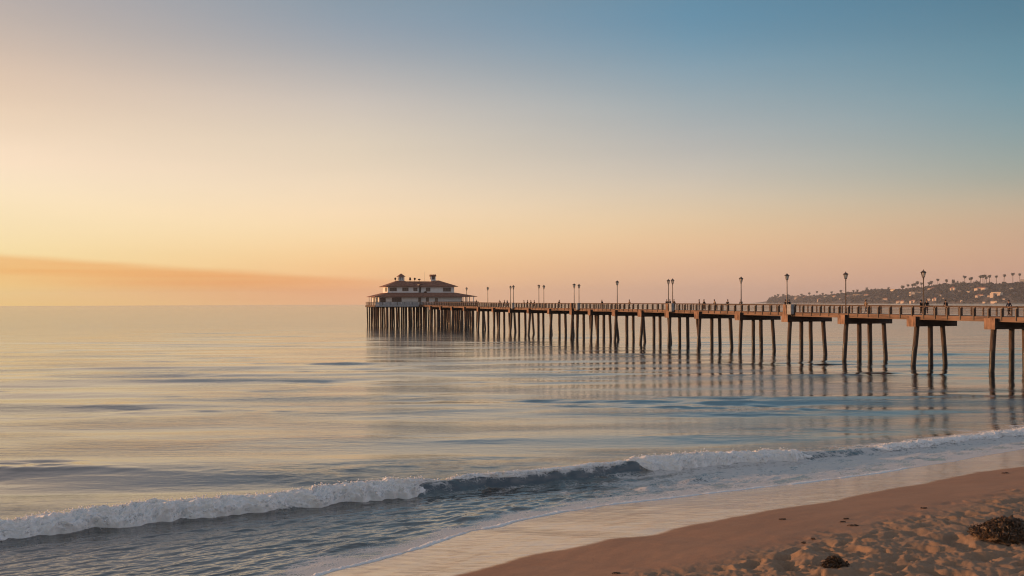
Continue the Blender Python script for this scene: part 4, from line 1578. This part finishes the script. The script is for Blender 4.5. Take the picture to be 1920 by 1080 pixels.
def c8(x, y):
    return 1680 + x / 8.0, 480 + y / 8.0


def c5(x, y):
    return 1420 + x * 0.2604, 490 + y * 0.2604


# (photograph x, crown y, foot y, size of the crown)
PALMS = []
for x, yt, yb in ((95, 455, 490), (182, 435, 500), (247, 430, 500), (285, 420, 465), (311, 393, 480), (385, 407, 480), (500, 405, 450), (540, 388, 440), (628, 352, 430), (760, 362, 410),
                  (1033, 308, 380), (1118, 335, 372), (1140, 328, 372), (1268, 303, 380), (1306, 297, 380), (1334, 292, 380), (1362, 318, 390), (1402, 296, 380), (1506, 303, 408), (1620, 288, 385), (1754, 266, 395), (1858, 272, 380)):
    px, py = c8(x, yt)
    PALMS.append((px, py, 480 + yb / 8.0))
for x, yt, yb in ((128, 246, 268), (150, 240, 262), (190, 240, 262), (225, 242, 262), (318, 238, 258), (375, 229, 248), (430, 219, 246), (475, 232, 246), (535, 221, 243), (602, 212, 232), (690, 212, 228),
                  (722, 208, 224), (788, 193, 216), (945, 190, 206), (1042, 182, 200)):
    px, py = c5(x, yt)
    PALMS.append((px, py, 490 + yb * 0.2604))
PALMS.sort(key=lambda p: -p[0])
np_ = len(PALMS)
extra = {0: 'slender palm nearest the right edge of the picture on the headland skyline', 1: 'tallest palm on the headland skyline, second from the right edge'}
for i, (px, yc, yb) in enumerate(PALMS):
    src = palm_src[i % 4]
    o = src if i < 4 else copy_tree(src)
    q = 0.985
    d = float(HDF(px)) + q * DEPTH
    x = (px - 960) / FPX * d
    zc = CAM_Z + (base_px(px) - yc) / FPX * d
    zg = float(head_z(np.array(px), np.array(q)))
    zb = min(CAM_Z + (base_px(px) - yb) / FPX * d, zg)
    h = max(zc - zb, 14.0 * d / 6400)
    o.location = (x, d, zc - h)
    cs = (26 if px > 1680 else 20) * d / 6400 / 0.36 * (0.9 + 0.25 * ((i * 37) % 10) / 10)
    o.scale = (cs, cs, h)
    for ch in o.children:
        if ch.name.startswith('crown'):
            # the crown keeps its own proportions whatever the height of the trunk
            ch.scale = (1, 1, cs / h)
            ch.location = (0, 0, 1 - cs / h)
    o.rotation_euler = (0, 0, i * 1.3)
    lb = extra.get(i)
    if lb is None:
        if i < np_ // 2:
            lb = f'palm on the headland skyline, {ORD[i]} palm counting from the right edge'
        else:
            lb = f'palm on the headland skyline, {ORD[np_ - 1 - i]} palm counting from its left tip'
    tag(o, lb, 'palm tree', 'palms along the headland skyline')

# a few round trees standing clear of the ridge
def round_tree(px, py, wpx, hpx, label, seed):
    rg = np.random.default_rng(seed)
    q = 0.99
    d = float(HDF(px)) + q * DEPTH
    x = (px - 960) / FPX * d
    s = d / FPX
    zt = CAM_Z + (base_px(px) - py) * s
    root = empty('broadleaf_tree', (x, d, zt - hpx * s * 1.6))
    MB().tube((0, 0, -4), (0, 0, hpx * s * 1.0), 1.6, 0.8, 8).build('trunk', M['trunk'], root, smooth=True)
    V, Fc, n = [], [], 0
    for k in range(420):
        v = rg.standard_normal(3)
        v /= np.linalg.norm(v)
        v *= rg.random() ** 0.4
        c = v * (wpx * s * 0.5, wpx * s * 0.45, hpx * s * 0.5) + (0, 0, hpx * s * 1.05)
        c = c * (1 + 0.16 * math.sin(v[0] * 7 + seed))
        a = rg.standard_normal((4, 3)) * 1.5
        V.append(c + a)
        Fc.append(np.array([[0, 1, 2], [0, 2, 3], [0, 3, 1]]) + n)
        n += 4
    o = mesh_np('crown', np.concatenate(V), np.concatenate(Fc), M['palm_leaf'], False)
    o.parent = root
    tag(root, label, 'tree', 'round trees on the headland ridge')


for i, (x, y, w, h, lb) in enumerate(((800, 400, 17, 8, 'broad low round tree at the left foot of the high ridge'),
                                      (862, 350, 6, 6, 'small round tree crowning the broad clump on the ridge'),
                                      (915, 372, 11, 8, 'dense round tree right of the small one on the ridge'),
                                      (1005, 378, 11, 6, 'low round tree just left of the first tall ridge palm'),
                                      (1210, 365, 11, 6, 'flat round tree just left of the big palm cluster'),
                                      (1412, 380, 7, 7, 'little round tree below the palms right of the big palm cluster'),
                                      (1620, 380, 8, 5, 'low round tree at the foot of the third palm from the right'))):
    px, py = c8(x, y)
    round_tree(px, py + 1.0, w, h, lb, 400 + i)
px, py = c5(885, 196)
round_tree(px, py, 14, 7, 'wide round tree standing above the middle of the headland ridge', 420)


# houses on the slope --------------------------------------------------------------
def house(x0, y0, x1, y1, label, wall='stucco', roof='tile_roof', flat=False, wings=1):
    px = (x0 + x1) / 2
    q = ground_for(px, y1)
    d = float(HDF(px)) + q * DEPTH - 6
    s = d / FPX
    w = max((x1 - x0) * s, 5.0)
    h = max((y1 - y0) * s, 4.5)
    zb = CAM_Z + (base_px(px) - y1) * s
    root = empty('hillside_house', ((px - 960) * s, d, zb), R(-38 - (int(x0 * 7 + y0) % 22)))
    dep = max(9.0, w * 0.45)
    w *= 0.94
    wh = h * (0.62 if not flat else 0.92)
    m = MB()
    m.span((-w / 2, -dep / 2, -10), (w / 2, dep / 2, wh))
    if wings > 1:
        m.span((-w / 2 - w * 0.0, -dep / 2 - dep * 0.5, -10), (-w / 2 + w * 0.34, -dep / 2 + 0.5, wh * 0.8))
        m.span((w / 2 - w * 0.3, -dep / 2 - dep * 0.3, -10), (w / 2 - 0.3, -dep / 2 + 0.5, wh * 0.68))
    m.build('wall', M[wall], root)
    r = MB()
    o_ = 0.9
    if flat:
        r.span((-w / 2 - o_, -dep / 2 - o_, wh + 0.003), (w / 2 + o_, dep / 2 + o_, h))
    else:
        def hp(ax, bx, ay, by, z0, z1):
            iy = (by - ay) / 2 * 0.98
            mx = min(iy, (bx - ax) / 2 * 0.8)
            cy = (ay + by) / 2
            r.add([(ax, ay, z0), (bx, ay, z0), (bx, by, z0), (ax, by, z0), (ax + mx, cy, z1), (bx - mx, cy, z1)],
                  [(0, 1, 5, 4), (2, 3, 4, 5), (1, 2, 5), (3, 0, 4), (3, 2, 1, 0)])
        hp(-w / 2 - o_, w / 2 + o_, -dep / 2 - o_, dep / 2 + o_, wh + 0.01, h)
        if wings > 1:
            hp(-w / 2 - o_, -w / 2 + w * 0.34 + o_, -dep - o_, -dep / 2 + 1.5, wh * 0.8 + 0.01, wh * 1.02)
    r.build('roof', M[roof], root)
    nwin = int(max(2, min(7, w / 6)))
    for k in range(nwin):
        cx = -w / 2 + w * (k + 0.5) / nwin
        MB().span((cx - w / nwin * 0.24, -dep / 2 - 0.12, wh * 0.3), (cx + w / nwin * 0.24, -dep / 2 + 0.05, wh * 0.74)).build('window', M['far_window'], root)
    MB().span((-w / 2 - 0.12, -dep * 0.2, wh * 0.3), (-w / 2 + 0.05, dep * 0.2, wh * 0.74)).build('window', M['far_window'], root)
    tag(root, label, 'house', 'houses on the headland')
    return root


H8 = [
    (500, 470, 640, 506, 'long pale house below the two palms right of the rightmost lamp', 'stucco', 'tile_roof', False, 2),
    (820, 462, 895, 510, 'steep roofed pale house below the broad round tree on the ridge', 'stucco', 'tile_roof', False, 2),
    (918, 455, 966, 475, 'small pale house tucked just right of the steep roofed house', 'stucco', 'dark_roof', False, 1),
    (1030, 455, 1085, 476, 'low house under the first tall ridge palm', 'stucco', 'tile_roof', False, 1),
    (1105, 455, 1150, 476, 'low house just left of the bright orange lit mansion', 'stucco', 'dark_roof', False, 1),
    (1205, 462, 1380, 510, 'bright orange lit mansion with red roofs below the palm cluster', 'stucco', 'tile_roof', False, 2),
    (912, 512, 990, 545, 'grey house below the small pale house at mid slope', 'stucco_grey', 'dark_roof', False, 1),
    (1062, 525, 1112, 546, 'small pink house at mid slope left of the bright mansion', 'stucco', 'dark_roof', True, 1),
    (1435, 538, 1595, 606, 'large flat roofed building with columns on the right slope', 'stucco', 'dark_roof', True, 2),
    (1205, 572, 1330, 613, 'wide pale villa with arched front below the bright mansion', 'stucco', 'tile_roof', False, 2),
    (1372, 582, 1420, 610, 'small house between the wide villa and the flat roofed building', 'stucco', 'dark_roof', False, 1),
    (200, 537, 236, 602, 'tall narrow pale building left of the rightmost lamp', 'stucco', 'dark_roof', True, 1),
    (236, 538, 410, 560, 'long low grey building joined to the tall narrow one', 'stucco_grey', 'dark_roof', True, 1),
    (0, 667, 62, 696, 'shore house, left half of the pale pair left of the rightmost lamp', 'stucco', 'tile_roof', False, 1),
    (68, 665, 130, 697, 'shore house, right half of the pale pair left of the rightmost lamp', 'stucco', 'tile_roof', False, 1),
    (215, 656, 302, 691, 'wide pale shore house close left of the rightmost lamp', 'stucco', 'tile_roof', False, 2),
    (470, 630, 520, 662, 'pale house on the low slope just right of the rightmost lamp', 'stucco', 'dark_roof', False, 1),
    (555, 622, 620, 662, 'orange lit house on the low slope, second right of the rightmost lamp', 'stucco', 'tile_roof', False, 2),
    (655, 572, 685, 602, 'small pale house standing alone at mid slope right of the rightmost lamp', 'stucco', 'dark_roof', False, 1),
    (968, 660, 1002, 680, 'small white house low by the shore below the grey house', 'stucco', 'dark_roof', True, 1),
    (1300, 680, 1350, 697, 'small shore house below the wide villa', 'stucco', 'dark_roof', False, 1),
    (1425, 674, 1535, 694, 'long low shore house below the flat roofed building', 'stucco', 'dark_roof', True, 1),
    (1868, 352, 1935, 402, 'flat roofed house on the skyline at the right edge', 'stucco_grey', 'dark_roof', True, 1),
    (1702, 472, 1770, 510, 'grey house high on the slope near the right edge', 'stucco_grey', 'dark_roof', False, 1),
    (1715, 572, 1748, 602, 'small house at mid slope near the right edge', 'stucco', 'dark_roof', False, 1),
    (20, 592, 62, 630, 'pale house on the slope above the pair of shore houses', 'stucco', 'dark_roof', False, 1),
    (52, 492, 82, 526, 'narrow pale house high on the slope left of the tall narrow building', 'stucco', 'tile_roof', False, 1),
    (1600, 632, 1642, 652, 'small house low on the slope right of the flat roofed building', 'stucco', 'dark_roof', False, 1),
    (700, 622, 738, 642, 'small pale house low on the slope right of the orange lit one', 'stucco', 'dark_roof', False, 1),
]
for x0, y0, x1, y1, lb, wl, rf, fl, wg in H8:
    a, b_ = c8(x0, y0)
    c, d_ = c8(x1, y1)
    house(a, b_, c, d_, lb, wl, rf, fl, wg)
H5 = [(140, 254, 166, 266), (200, 250, 222, 262), (268, 254, 300, 270), (328, 254, 360, 270), (384, 250, 412, 265), (430, 268, 470, 286), (478, 250, 502, 263), (540, 245, 572, 259),
      (590, 262, 622, 274), (640, 246, 668, 258), (690, 238, 742, 253), (768, 235, 812, 250), (850, 255, 880, 266), (905, 262, 950, 276), (960, 200, 1010, 218)]
for i, (x0, y0, x1, y1) in enumerate(H5):
    a, b_ = c5(x0, y0)
    c, d_ = c5(x1, y1)
    house(a, b_, c, d_, f'small pale house on the hazy left slope, {ORD[i]} counting from the headland tip', 'stucco' if i % 3 else 'stucco_grey', 'tile_roof' if i % 2 else 'dark_roof', i % 4 == 2, 1)


# ------------------------------------------------------------------ kelp on the sand
def kelp_clump(px, py, wx, wy, hz, label, seed, n=2600):
    p = on_beach(px, py)
    rg = np.random.default_rng(seed)
    zg = float(beach_height(np.array([p[0]]), np.array([p[1]]))[0][0])
    root = empty('kelp_clump', (p[0], p[1], zg - 0.03), 0)
    ico = bmesh.new()
    bmesh.ops.create_icosphere(ico, subdivisions=5, radius=1.0)
    v = np.array([q.co[:] for q in ico.verts])
    f = np.array([[q.index for q in e.verts] for e in ico.faces])
    ico.free()
    nz = 1 + 0.26 * fbm(v[:, 0] * 2.1 + v[:, 2] * 1.7 + seed, v[:, 1] * 2.1 - v[:, 2], 5, seed, 0.7)
    nz += 0.07 * rg.standard_normal(len(v))
    v = v * nz[:, None] * (wx, wy, hz)
    v[:, 2] = np.maximum(v[:, 2], -0.15)
    mo = mesh_np('heap', v, f, M['kelp'], False)
    mo.parent = root
    # strands: short curled ribbons lying over the heap and out on the sand
    V, Fc, c = [], [], 0
    for k in range(n):
        a = rg.random() * 2 * np.pi
        e = rg.random() ** 0.8 * 1.35
        rx, ry = math.cos(a) * math.sin(min(e, 1.5)), math.sin(a) * math.sin(min(e, 1.5))
        z = math.cos(min(e, 1.5))
        sc = 1.0 + 0.10 * rg.random() + (0.35 * rg.random() ** 2 if e > 1.1 else 0)
        pos = np.array((rx * wx * sc, ry * wy * sc, z * hz * sc))
        dr = rg.standard_normal(3)
        dr[2] *= 0.5
        dr /= np.linalg.norm(dr)
        L = rg.uniform(0.04, 0.15)
        w = rg.uniform(0.005, 0.014)
        sd_ = np.cross(dr, rg.standard_normal(3))
        sd_ = sd_ / (np.linalg.norm(sd_) + 1e-6) * w
        up = np.array((0, 0, rg.uniform(-0.01, 0.05)))
        q0, q1, q2 = pos - dr * L / 2, pos + up, pos + dr * L / 2
        V += [q0 - sd_, q0 + sd_, q1 - sd_, q1 + sd_, q2 - sd_ * 0.4, q2 + sd_ * 0.4]
        Fc += [[c, c + 1, c + 3, c + 2], [c + 2, c + 3, c + 5, c + 4]]
        c += 6
    so_ = mesh_np('strands', np.array(V), np.array(Fc), M['kelp'], False)
    so_.parent = root
    tag(root, label, 'kelp', 'kelp heaps on the sand')


kelp_clump(1890, 1012, 0.72, 0.55, 0.46, 'large dark kelp heap at the right edge on rough sand', 71, 5200)
kelp_clump(1565, 1064, 0.22, 0.20, 0.25, 'small rounded kelp heap on rough sand near the bottom edge', 72, 2200)


def scrap(px, py, w, label, seed):
    p = on_beach(px, py)
    z = float(beach_height(np.array([p[0]]), np.array([p[1]]))[0][0])
    rg = random.Random(seed)
    m = MB()
    for k in range(7):
        a = rg.uniform(-0.5, 0.5)
        x, y = rg.uniform(-w / 2, w / 2), rg.uniform(-w / 5, w / 5)
        L = w * rg.uniform(0.25, 0.5)
        pts = [Vector((x + L * t * math.cos(a), y + L * t * math.sin(a), 0.012 + 0.02 * math.sin(t * 3.1) + rg.uniform(0, 0.012))) for t in (0, 0.33, 0.66, 1)]
        for q, e in zip(pts, pts[1:]):
            m.tube(q, e, 0.016, 0.012, 5)
    o = m.build('seaweed_scrap', M['kelp'])
    o.location = (p[0], p[1], z)
    tag(o, label, 'seaweed', 'seaweed scraps on the sand')


for i, (px, py, w, lb) in enumerate(((1464, 975, 0.20, 'thin dark seaweed scrap alone on smooth sand near the wet edge'),
                                     (1583, 974, 0.16, 'upper of the two small seaweed scraps left of the rough sand'),
                                     (1578, 979.5, 0.13, 'lower of the two small seaweed scraps left of the rough sand'),
                                     (1596, 986.5, 0.24, 'larger dark seaweed scrap just below the two small ones'),
                                     (1730, 954, 0.16, 'tiny seaweed scrap on smooth sand by the upper rough edge'),
                                     (1881, 888, 0.28, 'seaweed scrap on smooth sand near the right edge'),
                                     (1522, 1012, 0.14, 'small seaweed scrap on the border of the rough sand'),
                                     (1506, 1018, 0.14, 'small seaweed scrap left of the one on the rough sand border'),
                                     (1153, 1077, 0.18, 'dark seaweed scrap on smooth sand at the bottom edge'))):
    scrap(px, py, w, lb, 500 + i)

# ------------------------------------------------------------------ haze over the bay
HAZE = 3.6e-5
if HAZE:
    hz = MB().span((-19000, -7000, -8), (19000, 19000, 215)).build('haze', bpy.data.materials.new('haze_air'))
    hm = hz.data.materials[0]
    hm.use_nodes = True
    hm.node_tree.nodes.clear()
    g = NT(hm.node_tree)
    pv = g.new('ShaderNodeVolumePrincipled')
    pv.inputs['Color'].default_value = (0.98, 0.96, 0.97, 1)
    pv.inputs['Density'].default_value = HAZE
    pv.inputs['Anisotropy'].default_value = 0.2
    om = g.new('ShaderNodeOutputMaterial')
    g.l.new(pv.outputs[0], om.inputs['Volume'])
    tag(hz, kind='stuff')
scene.cycles.volume_bounces = 1
scene.cycles.max_bounces = 8
scene.cycles.filter_width = 1.1
scene.cycles.use_denoising = True
